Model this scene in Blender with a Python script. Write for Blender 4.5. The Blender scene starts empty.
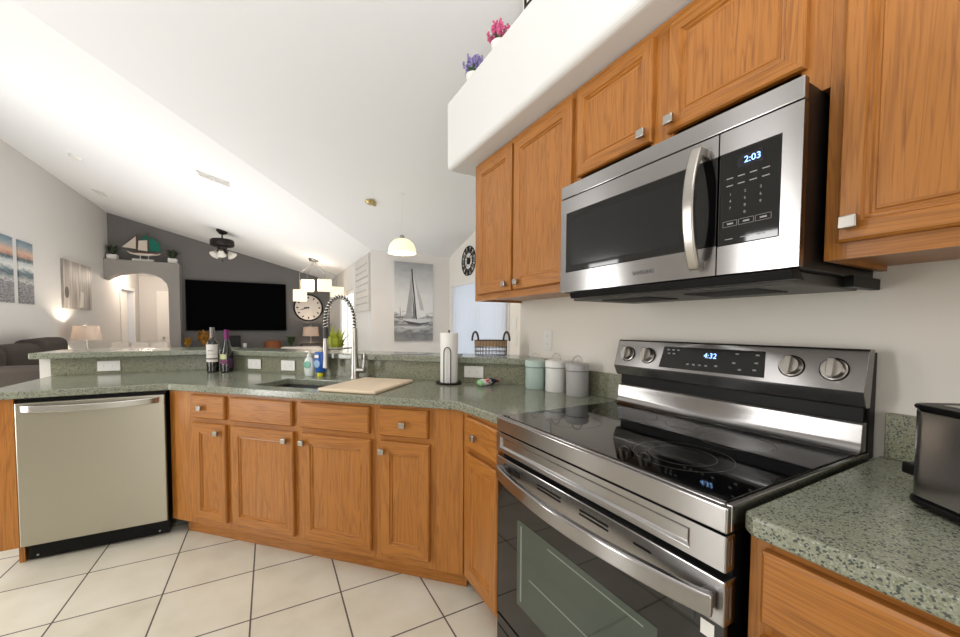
import bpy, bmesh, math, random
from mathutils import Vector, Matrix
random.seed(7)
PI = math.pi
COL = bpy.context.scene.collection
SC = bpy.context.scene

# ------------------------------------------------------------------ camera
cam = bpy.data.cameras.new('camera'); camo = bpy.data.objects.new('camera', cam); COL.objects.link(camo)
yaw, pitch, roll = math.radians(28.1), math.radians(-2.2307), math.radians(.2616)
F = Vector((math.sin(yaw)*math.cos(pitch), math.cos(yaw)*math.cos(pitch), math.sin(pitch)))
R = Vector((math.cos(yaw), -math.sin(yaw), 0)); U = R.cross(F)
R2 = R*math.cos(roll)+U*math.sin(roll); U2 = -R*math.sin(roll)+U*math.cos(roll)
m = Matrix((R2, U2, -F)).transposed().to_4x4(); m.translation = Vector((-1.4354, 0, 1.2536))
camo.matrix_world = m
cam.sensor_width = 36; cam.lens = 381.3/960*36; cam.shift_x = 6.7/960; cam.shift_y = 22.46/960
cam.clip_start = .02; cam.clip_end = 100
SC.camera = camo
# ------------------------------------------------------------------ world, exposure, lights
w = bpy.data.worlds.new('world'); SC.world = w; w.use_nodes = True
w.node_tree.nodes['Background'].inputs[0].default_value = (.75, .85, 1, 1)
w.node_tree.nodes['Background'].inputs[1].default_value = 1.0
SC.view_settings.view_transform = 'Standard'; SC.view_settings.look = 'None'
SC.view_settings.exposure = -0.04; SC.view_settings.gamma = 1; SC.view_settings.use_curve_mapping = False

def area(name, loc, direction, sx, sy, power, col=(1, 1, 1)):
    l = bpy.data.lights.new(name, 'AREA'); l.shape = 'RECTANGLE'; l.size = sx; l.size_y = sy; l.energy = power; l.color = col
    o = bpy.data.objects.new(name, l); COL.objects.link(o); o.location = loc
    o.rotation_euler = Vector(direction).to_track_quat('-Z', 'Y').to_euler(); return o
def point(name, loc, power, r=.05, col=(1, .85, .68)):
    l = bpy.data.lights.new(name, 'POINT'); l.energy = power; l.color = col; l.shadow_soft_size = r
    o = bpy.data.objects.new(name, l); COL.objects.link(o); o.location = loc; return o
area('fill_light_behind', (-2.3, -2.45, 1.5), (0.05, 1, 0.0), 1.7, 1.7, 34, (1, .99, .98))  # frontal fill added behind the camera; the wall there has no window
area('side_window_light', (-4.2, 2.15, 1.35), (1, 0, 0), .5, 1.9, 40, (1, .99, .98))
area('side_window_light_far', (-4.2, 4.5, 1.35), (1, 0, 0), .6, 1.9, 34, (1, .99, .98))
area('kitchen_ceiling_fill', (-1.7, -.9, 2.0), (0, .25, 1), 1.8, 1.8, 66, (1, .985, .97))  # added bounce fill, unseen, brightens the kitchen ceiling; not a lamp of the room
area('kitchen_ceiling_light', (-2.2, .1, 3.3), (.25, .1, -1), .9, .9, 10, (1, .975, .94))
area('patio_door_light', (1.45, 4.8, 1.2), (-1, 0, 0), 1.5, 2.0, 26, (.97, .985, 1))
area('living_window_light', (-.02, 7.85, 1.25), (-1, 0, 0), 1.3, 1.7, 100, (1, .99, .97))
area('living_ceiling_fill', (-2.2, 6.2, .7), (0, .05, 1), 1.9, 3.2, 48, (1, .985, .965))  # unseen fill added beyond the bar to lift the living room ceiling

# ------------------------------------------------------------------ materials
def lin(r, g, b):
    f = lambda c: (c/255/12.92 if c/255 <= .04045 else ((c/255+.055)/1.055)**2.4)
    return (f(r), f(g), f(b), 1)
def newmat(name):
    m = bpy.data.materials.new(name); m.use_nodes = True
    nt = m.node_tree; return m, nt, nt.nodes['Principled BSDF']
def flat(name, rgb, rough=.5, metal=0, spec=None, emit=None, es=0, noise=0, nscale=30, bump=0, alpha=None, trans=0, coat=0):
    m, nt, b = newmat(name)
    c = lin(*rgb)
    b.inputs['Base Color'].default_value = c; b.inputs['Roughness'].default_value = rough; b.inputs['Metallic'].default_value = metal
    if spec is not None: b.inputs['Specular IOR Level'].default_value = spec
    if emit: b.inputs['Emission Color'].default_value = lin(*emit); b.inputs['Emission Strength'].default_value = es
    if trans: b.inputs['Transmission Weight'].default_value = trans
    if coat: b.inputs['Coat Weight'].default_value = coat; b.inputs['Coat Roughness'].default_value = .05
    N = nt.nodes; L = nt.links
    tc = N.new('ShaderNodeTexCoord'); no = N.new('ShaderNodeTexNoise'); no.inputs['Scale'].default_value = nscale
    L.new(tc.outputs['Object'], no.inputs['Vector'])
    if noise:
        mx = N.new('ShaderNodeMix'); mx.data_type = 'RGBA'
        mx.inputs[6].default_value = tuple(x*(1-noise) for x in c[:3])+(1,); mx.inputs[7].default_value = tuple(min(1, x*(1+noise)) for x in c[:3])+(1,)
        L.new(no.outputs['Fac'], mx.inputs[0]); L.new(mx.outputs[2], b.inputs['Base Color'])
    if bump:
        bp = N.new('ShaderNodeBump'); bp.inputs['Strength'].default_value = bump; bp.inputs['Distance'].default_value = .002
        L.new(no.outputs['Fac'], bp.inputs['Height']); L.new(bp.outputs[0], b.inputs['Normal'])
    return m
def ramp(nt, stops, interp='LINEAR'):
    r = nt.nodes.new('ShaderNodeValToRGB'); r.color_ramp.interpolation = interp
    e = r.color_ramp.elements
    while len(e) < len(stops): e.new(.5)
    for k, (p, c) in enumerate(stops): e[k].position = p; e[k].color = c
    return r
def oak(name, axis, base=(168, 108, 44), dark=(130, 77, 28)):
    m, nt, b = newmat(name); N = nt.nodes; L = nt.links
    tc = N.new('ShaderNodeTexCoord'); oi = N.new('ShaderNodeObjectInfo')
    add = N.new('ShaderNodeVectorMath'); add.operation = 'ADD'
    sc = N.new('ShaderNodeVectorMath'); sc.operation = 'SCALE'; sc.inputs['Scale'].default_value = 17.3
    cb = N.new('ShaderNodeCombineXYZ')
    for i in range(3): L.new(oi.outputs['Random'], cb.inputs[i])
    L.new(cb.outputs[0], sc.inputs[0]); L.new(tc.outputs['Object'], add.inputs[0]); L.new(sc.outputs[0], add.inputs[1])
    mp = N.new('ShaderNodeMapping'); mp.inputs['Scale'].default_value = (1, 1, .07) if axis == 'z' else (.07, 1, 1)
    L.new(add.outputs[0], mp.inputs['Vector'])
    n1 = N.new('ShaderNodeTexNoise'); n1.inputs['Scale'].default_value = 14; n1.inputs['Detail'].default_value = 3; n1.inputs['Distortion'].default_value = 1.2
    L.new(mp.outputs[0], n1.inputs['Vector'])
    mu = N.new('ShaderNodeMath'); mu.operation = 'MULTIPLY'; mu.inputs[1].default_value = 9; L.new(n1.outputs['Fac'], mu.inputs[0])
    fr = N.new('ShaderNodeMath'); fr.operation = 'FRACT'; L.new(mu.outputs[0], fr.inputs[0])
    r1 = ramp(nt, [(0, lin(*dark)), (.25, lin(*base)), (.7, lin(min(255, base[0]+10), base[1]+9, base[2]+8)), (1, lin(*dark))])
    L.new(fr.outputs[0], r1.inputs[0])
    mp2 = N.new('ShaderNodeMapping'); mp2.inputs['Scale'].default_value = (1, 1, .03) if axis == 'z' else (.03, 1, 1)
    L.new(add.outputs[0], mp2.inputs['Vector'])
    n2 = N.new('ShaderNodeTexNoise'); n2.inputs['Scale'].default_value = 260; n2.inputs['Detail'].default_value = 2
    L.new(mp2.outputs[0], n2.inputs['Vector'])
    r2 = ramp(nt, [(.3, (.52, .43, .32, 1)), (.47, (1, 1, 1, 1))]); L.new(n2.outputs['Fac'], r2.inputs[0])
    mx0 = N.new('ShaderNodeMix'); mx0.data_type = 'RGBA'; mx0.inputs[0].default_value = .52; mx0.inputs[7].default_value = lin(base[0]+2, base[1]+1, base[2])
    L.new(r1.outputs[0], mx0.inputs[6])
    mx = N.new('ShaderNodeMix'); mx.data_type = 'RGBA'; mx.blend_type = 'MULTIPLY'; mx.inputs[0].default_value = .55
    L.new(mx0.outputs[2], mx.inputs[6]); L.new(r2.outputs[0], mx.inputs[7])
    L.new(mx.outputs[2], b.inputs['Base Color'])
    b.inputs['Roughness'].default_value = .33
    bp = N.new('ShaderNodeBump'); bp.inputs['Strength'].default_value = .12; bp.inputs['Distance'].default_value = .001
    L.new(n2.outputs['Fac'], bp.inputs['Height']); L.new(bp.outputs[0], b.inputs['Normal'])
    return m
def granite(name, base, rough):
    m, nt, b = newmat(name); N = nt.nodes; L = nt.links
    tc = N.new('ShaderNodeTexCoord')
    def vor(scale, thr, col, prev, fac=1.0):
        v = N.new('ShaderNodeTexVoronoi'); v.inputs['Scale'].default_value = scale; v.inputs['Randomness'].default_value = 1
        L.new(tc.outputs['Object'], v.inputs['Vector'])
        sx = N.new('ShaderNodeSeparateColor'); L.new(v.outputs['Color'], sx.inputs[0])
        g = N.new('ShaderNodeMath'); g.operation = 'LESS_THAN'; g.inputs[1].default_value = thr; L.new(sx.outputs[0], g.inputs[0])
        g2 = N.new('ShaderNodeMath'); g2.operation = 'MULTIPLY'; g2.inputs[1].default_value = fac; L.new(g.outputs[0], g2.inputs[0])
        x = N.new('ShaderNodeMix'); x.data_type = 'RGBA'; L.new(g2.outputs[0], x.inputs[0]); x.inputs[7].default_value = col
        if isinstance(prev, tuple): x.inputs[6].default_value = prev
        else: L.new(prev, x.inputs[6])
        return x.outputs[2]
    c = vor(420, .30, lin(base[0]+14, base[1]+15, base[2]+13), lin(*base), .7)
    c = vor(370, .22, lin(base[0]-26, base[1]-26, base[2]-30), c, .75)
    c = vor(290, .16, lin(52, 60, 64), c, .85)
    c = vor(450, .07, lin(176, 180, 164), c, .6)
    L.new(c, b.inputs['Base Color']); b.inputs['Roughness'].default_value = rough
    return m
def steel(name, rgb, rough=.3, aniso=.75, metal=1.0):
    m, nt, b = newmat(name); N = nt.nodes; L = nt.links
    b.inputs['Base Color'].default_value = lin(*rgb); b.inputs['Metallic'].default_value = metal; b.inputs['Roughness'].default_value = rough
    b.inputs['Anisotropic'].default_value = aniso; b.inputs['Anisotropic Rotation'].default_value = .25
    t = N.new('ShaderNodeTangent'); t.direction_type = 'RADIAL'; t.axis = 'Z'; L.new(t.outputs[0], b.inputs['Tangent'])
    tc = N.new('ShaderNodeTexCoord'); mp = N.new('ShaderNodeMapping'); mp.inputs['Scale'].default_value = (1.5, 1.5, 1600)
    no = N.new('ShaderNodeTexNoise'); no.inputs['Scale'].default_value = 1; no.inputs['Detail'].default_value = 1
    L.new(tc.outputs['Object'], mp.inputs[0]); L.new(mp.outputs[0], no.inputs['Vector'])
    mr = N.new('ShaderNodeMapRange'); mr.inputs[3].default_value = rough*.94; mr.inputs[4].default_value = rough*1.07
    mr.inputs[3].default_value = rough*.98; mr.inputs[4].default_value = rough*1.03
    L.new(no.outputs['Fac'], mr.inputs[0]); L.new(mr.outputs[0], b.inputs['Roughness'])
    return m
def paint_wall(name, rgb, rough=.75):
    return flat(name, rgb, rough, spec=.3, noise=.012, nscale=3, bump=0)
OAKV = oak('oak_vertical_grain', 'z'); OAKH = oak('oak_horizontal_grain', 'x')
OAKD = flat('oak_shadow_gap', (120, 72, 34), .6)
GRAN = granite('speckled_green_stone', (138, 141, 124), .16)
GRANR = granite('speckled_stone_riser_shaded', (134, 134, 110), .3)  # same stone as the countertop; the riser's weaker light is put into its colour
STEEL = steel('brushed_steel', (164, 162, 161), .21, .93)
STEELD = steel('brushed_steel_dark', (150, 146, 142), .3)
STEELDW = steel('dishwasher_steel', (176, 171, 156), .36, .6, 1.0)
NICK = flat('brushed_nickel', (178, 174, 167), .28, 1)
CHROME = flat('bright_nickel', (205, 203, 198), .2, 1)
BLACK = flat('black_plastic', (10, 10, 11), .4, spec=.2)
DARKM = flat('dark_metal', (38, 33, 31), .4, .6)
WIRE = flat('black_wire', (25, 22, 20), .45, .5)
GLASSB = flat('black_ceramic_glass', (5, 5, 6), .04, spec=.7)
GLASSW = flat('smoked_oven_window', (64, 74, 66), .05, spec=.7)
WALLW = paint_wall('warm_white_wall', (235, 230, 220))
CEIL = flat('ceiling_white', (237, 238, 240), .9, spec=.2)
WALLL = paint_wall('pale_grey_wall', (212, 210, 207))
WALLD = paint_wall('charcoal_accent_wall', (118, 116, 115))
WALLN = paint_wall('light_grey_niche_paint', (158, 155, 152))
TRIMW = flat('white_trim', (232, 230, 226), .4)
SOFF = flat('soffit_white', (226, 226, 224), .8, spec=.2)
PLATE = flat('white_plate', (236, 235, 230), .35)
SLOT = flat('dark_slot', (60, 58, 55), .5)
SLIT = flat('pale_grey_slot', (170, 168, 164), .5)

def tilemat():
    m, nt, b = newmat('cream_floor_tile'); N = nt.nodes; L = nt.links
    tc = N.new('ShaderNodeTexCoord'); se = N.new('ShaderNodeSeparateXYZ'); L.new(tc.outputs['Object'], se.inputs[0])
    T = .3676; g = .0035; masks = []; cells = []
    for i, off in ((0, -2.2603), (1, 2.5683)):
        a = N.new('ShaderNodeMath'); a.operation = 'ADD'; a.inputs[1].default_value = -off+T*40; L.new(se.outputs[i], a.inputs[0])
        d = N.new('ShaderNodeMath'); d.operation = 'DIVIDE'; d.inputs[1].default_value = T; L.new(a.outputs[0], d.inputs[0])
        fl = N.new('ShaderNodeMath'); fl.operation = 'FLOOR'; L.new(d.outputs[0], fl.inputs[0]); cells.append(fl.outputs[0])
        pp = N.new('ShaderNodeMath'); pp.operation = 'PINGPONG'; pp.inputs[1].default_value = .5; L.new(d.outputs[0], pp.inputs[0])
        lt = N.new('ShaderNodeMath'); lt.operation = 'LESS_THAN'; lt.inputs[1].default_value = g/T; L.new(pp.outputs[0], lt.inputs[0]); masks.append(lt.outputs[0])
    mx = N.new('ShaderNodeMath'); mx.operation = 'MAXIMUM'; L.new(masks[0], mx.inputs[0]); L.new(masks[1], mx.inputs[1])
    cb = N.new('ShaderNodeCombineXYZ'); L.new(cells[0], cb.inputs[0]); L.new(cells[1], cb.inputs[1])
    wn = N.new('ShaderNodeTexWhiteNoise'); L.new(cb.outputs[0], wn.inputs['Vector'])
    no = N.new('ShaderNodeTexNoise'); no.inputs['Scale'].default_value = 5; no.inputs['Detail'].default_value = 6; L.new(tc.outputs['Object'], no.inputs['Vector'])
    s = N.new('ShaderNodeMath'); s.operation = 'ADD'; L.new(no.outputs['Fac'], s.inputs[0])
    w2 = N.new('ShaderNodeMath'); w2.operation = 'MULTIPLY'; w2.inputs[1].default_value = .18; L.new(wn.outputs['Value'], w2.inputs[0]); L.new(w2.outputs[0], s.inputs[1])
    r = ramp(nt, [(.35, lin(208, 202, 184)), (.6, lin(220, 215, 198)), (.85, lin(227, 223, 208))]); L.new(s.outputs[0], r.inputs[0])
    x = N.new('ShaderNodeMix'); x.data_type = 'RGBA'; L.new(mx.outputs[0], x.inputs[0]); L.new(r.outputs[0], x.inputs[6]); x.inputs[7].default_value = lin(92, 86, 78)
    L.new(x.outputs[2], b.inputs['Base Color'])
    rr = N.new('ShaderNodeMapRange'); rr.inputs[3].default_value = .3; rr.inputs[4].default_value = .8; L.new(mx.outputs[0], rr.inputs[0]); L.new(rr.outputs[0], b.inputs['Roughness'])
    return m
TILE = tilemat()

# ------------------------------------------------------------------ mesh helpers
class MB:
    def __init__(s): s.bm = bmesh.new(); s.mi = 0
    def _mark(s, faces):
        for f in faces: f.material_index = s.mi
    def box(s, a, b):
        x0, y0, z0 = [min(a[i], b[i]) for i in range(3)]; x1, y1, z1 = [max(a[i], b[i]) for i in range(3)]
        v = [s.bm.verts.new(p) for p in ((x0,y0,z0),(x1,y0,z0),(x1,y1,z0),(x0,y1,z0),(x0,y0,z1),(x1,y0,z1),(x1,y1,z1),(x0,y1,z1))]
        s._mark([s.bm.faces.new([v[i] for i in q]) for q in ((3,2,1,0),(4,5,6,7),(0,1,5,4),(1,2,6,5),(2,3,7,6),(3,0,4,7))]); return s
    def prism(s, pts, ext):
        ext = Vector(ext); a = [s.bm.verts.new(p) for p in pts]; b = [s.bm.verts.new(Vector(p)+ext) for p in pts]
        n = len(pts); fs = [s.bm.faces.new(a), s.bm.faces.new(b[::-1])]
        for i in range(n): fs.append(s.bm.faces.new((a[(i+1) % n], a[i], b[i], b[(i+1) % n])))
        s._mark(fs); return s
    def lathe(s, prof, c=(0, 0, 0), n=32, axis='z', sx=1, sy=1):
        rings = []
        c = Vector(c)
        for r, h in prof:
            ring = []
            for k in range(n if r > 1e-6 else 1):
                a = 2*PI*k/n; p = Vector((r*math.cos(a)*sx, r*math.sin(a)*sy, h))
                if axis == 'y': p = Vector((p.x, -p.z, p.y))     # axis towards -y
                if axis == 'x': p = Vector((p.z, p.x, p.y))
                ring.append(s.bm.verts.new(c+p))
            rings.append(ring)
        fs = []
        for a, b in zip(rings, rings[1:]):
            if len(a) == 1 and len(b) == 1: continue
            if len(a) == 1:
                for k in range(n): fs.append(s.bm.faces.new((a[0], b[k], b[(k+1) % n])))
            elif len(b) == 1:
                for k in range(n): fs.append(s.bm.faces.new((a[k], a[(k+1) % n], b[0])))
            else:
                for k in range(n): fs.append(s.bm.faces.new((a[k], a[(k+1) % n], b[(k+1) % n], b[k])))
        s._mark(fs); return s
    def tube(s, pts, r, n=10, closed=False, rect=None):
        pts = [Vector(p) for p in pts]; N = len(pts); rings = []; prev = None
        for i, p in enumerate(pts):
            if closed: t = pts[(i+1) % N]-pts[i-1]
            else: t = (pts[min(i+1, N-1)]-pts[max(i-1, 0)])
            t.normalize()
            if prev is None:
                up = Vector((0, 0, 1)) if abs(t.z) < .9 else Vector((1, 0, 0))
                u = t.cross(up).normalized()
            else:
                u = (prev-t*prev.dot(t)).normalized()
            prev = u; v = t.cross(u)
            rr = r[i] if isinstance(r, (list, tuple)) else r
            if rect:
                ring = [s.bm.verts.new(p+u*a*rect[0]+v*b*rect[1]) for a, b in ((1,1),(-1,1),(-1,-1),(1,-1))]
            else:
                ring = [s.bm.verts.new(p+u*rr*math.cos(2*PI*k/n)+v*rr*math.sin(2*PI*k/n)) for k in range(n)]
            rings.append(ring)
        n = len(rings[0]); fs = []
        prs = list(zip(rings, rings[1:])) + ([(rings[-1], rings[0])] if closed else [])
        for a, b in prs:
            for k in range(n): fs.append(s.bm.faces.new((a[k], a[(k+1) % n], b[(k+1) % n], b[k])))
        if not closed: fs.append(s.bm.faces.new(rings[0][::-1])); fs.append(s.bm.faces.new(rings[-1]))
        s._mark(fs); return s
    def ball(s, c, r, sz=(1, 1, 1), n=12):
        r0 = bmesh.ops.create_icosphere(s.bm, subdivisions=2, radius=r)
        for v in r0['verts']: v.co = Vector(c)+Vector((v.co.x*sz[0], v.co.y*sz[1], v.co.z*sz[2]))
        s._mark({f for v in r0['verts'] for f in v.link_faces}); return s
    def done(s, name, mats, parent=None, bevel=0, smooth=None, kind=None, loc=None, rotz=None, seg=2, subsurf=0):
        bmesh.ops.recalc_face_normals(s.bm, faces=s.bm.faces)
        me = bpy.data.meshes.new(name)
        s.bm.to_mesh(me); s.bm.free()
        if not isinstance(mats, (list, tuple)): mats = [mats]
        for m_ in mats: me.materials.append(m_)
        o = bpy.data.objects.new(name, me); COL.objects.link(o)
        if parent: o.parent = parent
        if loc: o.location = loc
        if rotz is not None: o.rotation_euler = (0, 0, rotz)
        if smooth:
            me.polygons.foreach_set('use_smooth', [True]*len(me.polygons)); me.set_sharp_from_angle(angle=math.radians(smooth))
        if subsurf:
            md = o.modifiers.new('sub', 'SUBSURF'); md.levels = md.render_levels = subsurf
        if bevel:
            md = o.modifiers.new('bevel', 'BEVEL'); md.width = bevel; md.segments = seg; md.limit_method = 'ANGLE'; md.angle_limit = math.radians(40)
            md.harden_normals = False
        if kind: o['kind'] = kind
        return o
def thing(name, label, cat, loc=(0, 0, 0), rotz=0, group=None):
    o = bpy.data.objects.new(name, None); COL.objects.link(o); o.location = loc; o.rotation_euler = (0, 0, rotz)
    o.empty_display_size = .05
    o['label'] = label; o['category'] = cat
    if group: o['group'] = group
    return o
def tag(o, label, cat, group=None):
    o['label'] = label; o['category'] = cat
    if group: o['group'] = group
    return o
def text(name, body, size, mat, parent, loc, rot=(PI/2, 0, 0), extrude=.0003, align='CENTER'):
    cu = bpy.data.curves.new(name, 'FONT'); cu.body = body; cu.size = size; cu.extrude = extrude; cu.align_x = align; cu.align_y = 'CENTER'
    tmp = bpy.data.objects.new(name, cu); me = bpy.data.meshes.new_from_object(tmp); bpy.data.objects.remove(tmp)
    me.materials.clear(); me.materials.append(mat)
    o = bpy.data.objects.new(name, me); COL.objects.link(o); o.parent = parent; o.location = loc; o.rotation_euler = rot
    return o
def dup(root, loc=None, label=None, rotz=None, group=None):
    r = root.copy(); COL.objects.link(r)
    if loc: r.location = loc
    if rotz is not None: r.rotation_euler = (0, 0, rotz)
    if label: r['label'] = label
    if group: r['group'] = group
    for ch in list(root.children):
        c = ch.copy(); COL.objects.link(c); c.parent = r
        for g in ch.children:
            d = g.copy(); COL.objects.link(d); d.parent = c
    return r

# ================================================================== THE SETTING
SL = .2644; X0 = -.095; Y0 = 5.74; ZC = 2.375
zl = lambda x: ZC+SL*(X0-x)          # living ceiling height
zk = lambda y: ZC+SL*(Y0-y)          # kitchen ceiling height
MB().box((-4.4, -2.7, -.1), (1.4, 12.6, 0)).done('floor', TILE, kind='structure')
XL = -4.26
yv = XL-X0+Y0
MB().prism([(X0, Y0, ZC), (X0, 10.4, ZC), (XL-.14, 10.4, zl(XL-.14)), (XL-.14, yv-.14, zl(XL-.14))], (0, 0, .1)).done('ceiling', CEIL, kind='structure')
MB().prism([(X0, Y0, ZC), (XL-.14, yv-.14, zl(XL-.14)), (XL-.14, -2.7, zk(-2.7)), (1.35, -2.7, zk(-2.7)), (1.35, Y0, ZC)], (0, 0, .1)).done('ceiling_kitchen', CEIL, kind='structure')
MB().prism([(X0, Y0, ZC), (X0, 5.86, ZC), (1.35, 5.86, ZC-.03), (1.35, Y0, ZC)], (0, 0, .1)).done('ceiling_nook_edge', CEIL, kind='structure')
MB().box((XL, 10.2, 2.46), (-3.1, 12.4, 2.56)).done('ceiling_hall', CEIL, kind='structure')
# left wall with the hall doorway
mb = MB()
Pw = [(XL, -2.6, 0), (XL, 10.85, 0), (XL, 10.85, 2.03), (XL, 11.75, 2.03), (XL, 11.75, 0), (XL, 12.4, 0), (XL, 12.4, zl(XL)+.02), (XL, yv, zl(XL)+.02), (XL, -2.6, zk(-2.6)+.02)]
mb.prism(Pw, (-.12, 0, 0)); mb.done('wall_left', WALLL, kind='structure')
MB().prism([(X0, 10.2, 0), (-3.27, 10.2, 0), (-3.27, 10.2, 2.5), (XL, 10.2, 2.5), (XL, 10.2, zl(XL)+.05), (X0, 10.2, ZC+.05)], (0, .12, 0)).done('wall_accent', WALLD, kind='structure')
# niche with arched opening, in front of the accent wall
arch = [(XL, 2.13), (-4.17, 2.19), (-4.05, 2.245), (-3.88, 2.29), (-3.70, 2.30), (-3.52, 2.275), (-3.38, 2.20), (-3.29, 2.09), (-3.27, 1.98)]
P = [(x, 9.93, z) for x, z in arch] + [(-3.27, 9.93, 0), (-3.08, 9.93, 0), (-3.08, 9.93, 2.53), (XL, 9.93, 2.53)]
MB().prism(P, (0, .27, 0)).done('wall_niche', WALLN, kind='structure', bevel=.008)
MB().box((XL, 12.2, 0), (-3.1, 12.32, 2.5)).done('wall_hall_end', WALLL, kind='structure')
MB().box((-3.22, 10.32, 0), (-3.1, 12.2, 2.5)).done('wall_hall_right', WALLL, kind='structure')
# right living wall with window opening
mb = MB(); Pw = [(X0, Y0+.001, 0), (X0, 7.1, 0), (X0, 7.1, 1.92), (X0, 8.6, 1.92), (X0, 8.6, 0), (X0, 10.3, 0), (X0, 10.3, ZC+.05), (X0, Y0+.001, ZC+.05)]
mb.prism(Pw, (.1, 0, 0)).done('wall_living_right', WALLL, kind='structure')
mb = MB(); mb.box((X0+.02, 7.1, 0), (X0+.06, 7.17, 1.92)); mb.box((X0+.02, 8.53, 0), (X0+.06, 8.6, 1.92)); mb.box((X0+.02, 7.1, 1.85), (X0+.06, 8.6, 1.92)); mb.box((X0+.02, 7.81, 0), (X0+.06, 7.88, 1.92))
w1 = mb.done('window_1', TRIMW, kind='structure')
MB().box((X0+.045, 7.1, 0), (X0+.05, 8.6, 1.9)).done('window_pane', flat('daylit_sheer', (250, 250, 250), .6, emit=(255, 252, 246), es=1.1), w1)
MB().box((X0+.001, Y0, 0), (1.3, 5.86, ZC+.02)).done('wall_nook_far', paint_wall('nook_white', (236, 232, 228)), kind='structure')
# dining wall with patio door opening
mb = MB(); Pw = [(1.18, 2.05, 0), (1.18, 4.02, 0), (1.18, 4.02, 1.93), (1.18, 5.55, 1.93), (1.18, 5.55, 0), (1.18, Y0, 0), (1.18, Y0, ZC+.05), (1.18, 2.05, zk(2.05)+.05)]
mb.prism(Pw, (.12, 0, 0)).done('wall_dining', paint_wall('dining_white', (236, 232, 226)), kind='structure')
MB().box((.12, 1.92, 0), (1.3, 2.046, 3.4)).done('wall_nook_near', WALLW, kind='structure')
MB().prism([(0, -2.6, 0), (0, 2.046, 0), (0, 2.046, zk(2.046)+.05), (0, -2.6, zk(-2.6)+.05)], (.12, 0, 0)).done('wall_right', WALLW, kind='structure')
MB().box((XL-.12, -2.72, 0), (.12, -2.6, zk(-2.6)+.1)).done('wall_behind', WALLL, kind='structure')
# patio door frame + glass
mb = MB()
for y in (4.02, 4.76, 5.5): mb.box((1.24, y, 0), (1.28, y+.05, 1.93))
mb.box((1.24, 4.02, 1.88), (1.28, 5.55, 1.93)); mb.box((1.24, 4.02, 0), (1.28, 5.55, .05))
d1 = mb.done('door_1', TRIMW, kind='structure')
gl, nt, b = newmat('clear_glass'); b.inputs['Base Color'].default_value = (.95, .98, 1, 1); b.inputs['Roughness'].default_value = 0
for n_ in list(nt.nodes):
    pass
tr = nt.nodes.new('ShaderNodeBsdfTransparent'); ms = nt.nodes.new('ShaderNodeMixShader'); ms.inputs[0].default_value = .1
nt.links.new(tr.outputs[0], ms.inputs[1]); nt.links.new(b.outputs[0], ms.inputs[2]); nt.links.new(ms.outputs[0], nt.nodes['Material Output'].inputs[0])
CLEAR = gl
MB().box((1.258, 4.05, .04), (1.262, 5.52, 1.9)).done('door_glass', CLEAR, d1)
# door casing inside
mb = MB(); mb.box((1.165, 3.95, 0), (1.18, 4.02, 1.93)); mb.box((1.165, 5.55, 0), (1.18, 5.62, 1.93)); mb.box((1.165, 3.95, 1.93), (1.18, 5.62, 2.0))
mb.done('trim_1', TRIMW, kind='structure')
# hall doors
def hall_door(name, x0, x1):
    mb = MB(); mb.box((x0-.06, 12.17, 0), (x0, 12.2, 2.04)); mb.box((x1, 12.17, 0), (x1+.06, 12.2, 2.04)); mb.box((x0-.06, 12.17, 2.04), (x1+.06, 12.2, 2.1))
    mb.box((x0, 12.18, 0), (x1, 12.2, 2.04))
    for za, zb in ((.25, .85), (.98, 1.9)):
        w_ = x1-x0
        for k in (0, 1) if w_ > .4 else (0,):
            xa = x0+.08+k*(w_/2-.02); xb = xa+(w_/2-.14 if w_ > .4 else w_-.16)
            mb.box((xa, 12.172, za), (xb, 12.18, zb))
    d = mb.done(name, TRIMW, kind='structure')
    MB().lathe([(0, .06), (.022, .055), (.028, .035), (.018, .01), (.02, 0)], (x0+.07, 12.18, .93), 14, 'y').done('door_handle', NICK, d, smooth=40)
hall_door('door_2', -3.86, -3.30)
mb = MB(); mb.box((XL, 10.79, 0), (XL+.015, 10.85, 2.03)); mb.box((XL, 11.75, 0), (XL+.015, 11.81, 2.03)); mb.box((XL, 10.79, 2.03), (XL+.015, 11.81, 2.1))
mb.done('trim_2', TRIMW, kind='structure')
MB().box((XL-.1, 10.86, 0), (XL-.06, 11.55, 2.02)).done('door_3', TRIMW, kind='structure')
# soffit / plant ledge over the cabinets
MB().box((-.452, -1.2, 2.212), (0, 2.21, 2.63)).done('wall_soffit', SOFF, kind='structure', bevel=.028, seg=5)
# peninsula knee wall
def corner(c, y): return (c-y, y)
kw = [(-2.772, 3.54), (corner(1.712, 3.54)), (0, 1.712), (0, 1.85), (corner(1.85, 3.64)), (-2.772, 3.64)]
MB().prism([(x, y, 0) for x, y in kw], (0, 0, 1.028)).done('wall_peninsula', paint_wall('knee_wall_white', (224, 222, 216)), kind='structure')

# ================================================================== KITCHEN
C1 = (-1.956, 2.758, 0); ROTD = math.atan2(-.6994, .7147)
def D(s, y, z=0):  # diagonal frame to world
    return Vector((C1[0]+.7147*s+.6994*y, C1[1]-.6994*s+.7147*y, z))

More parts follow.
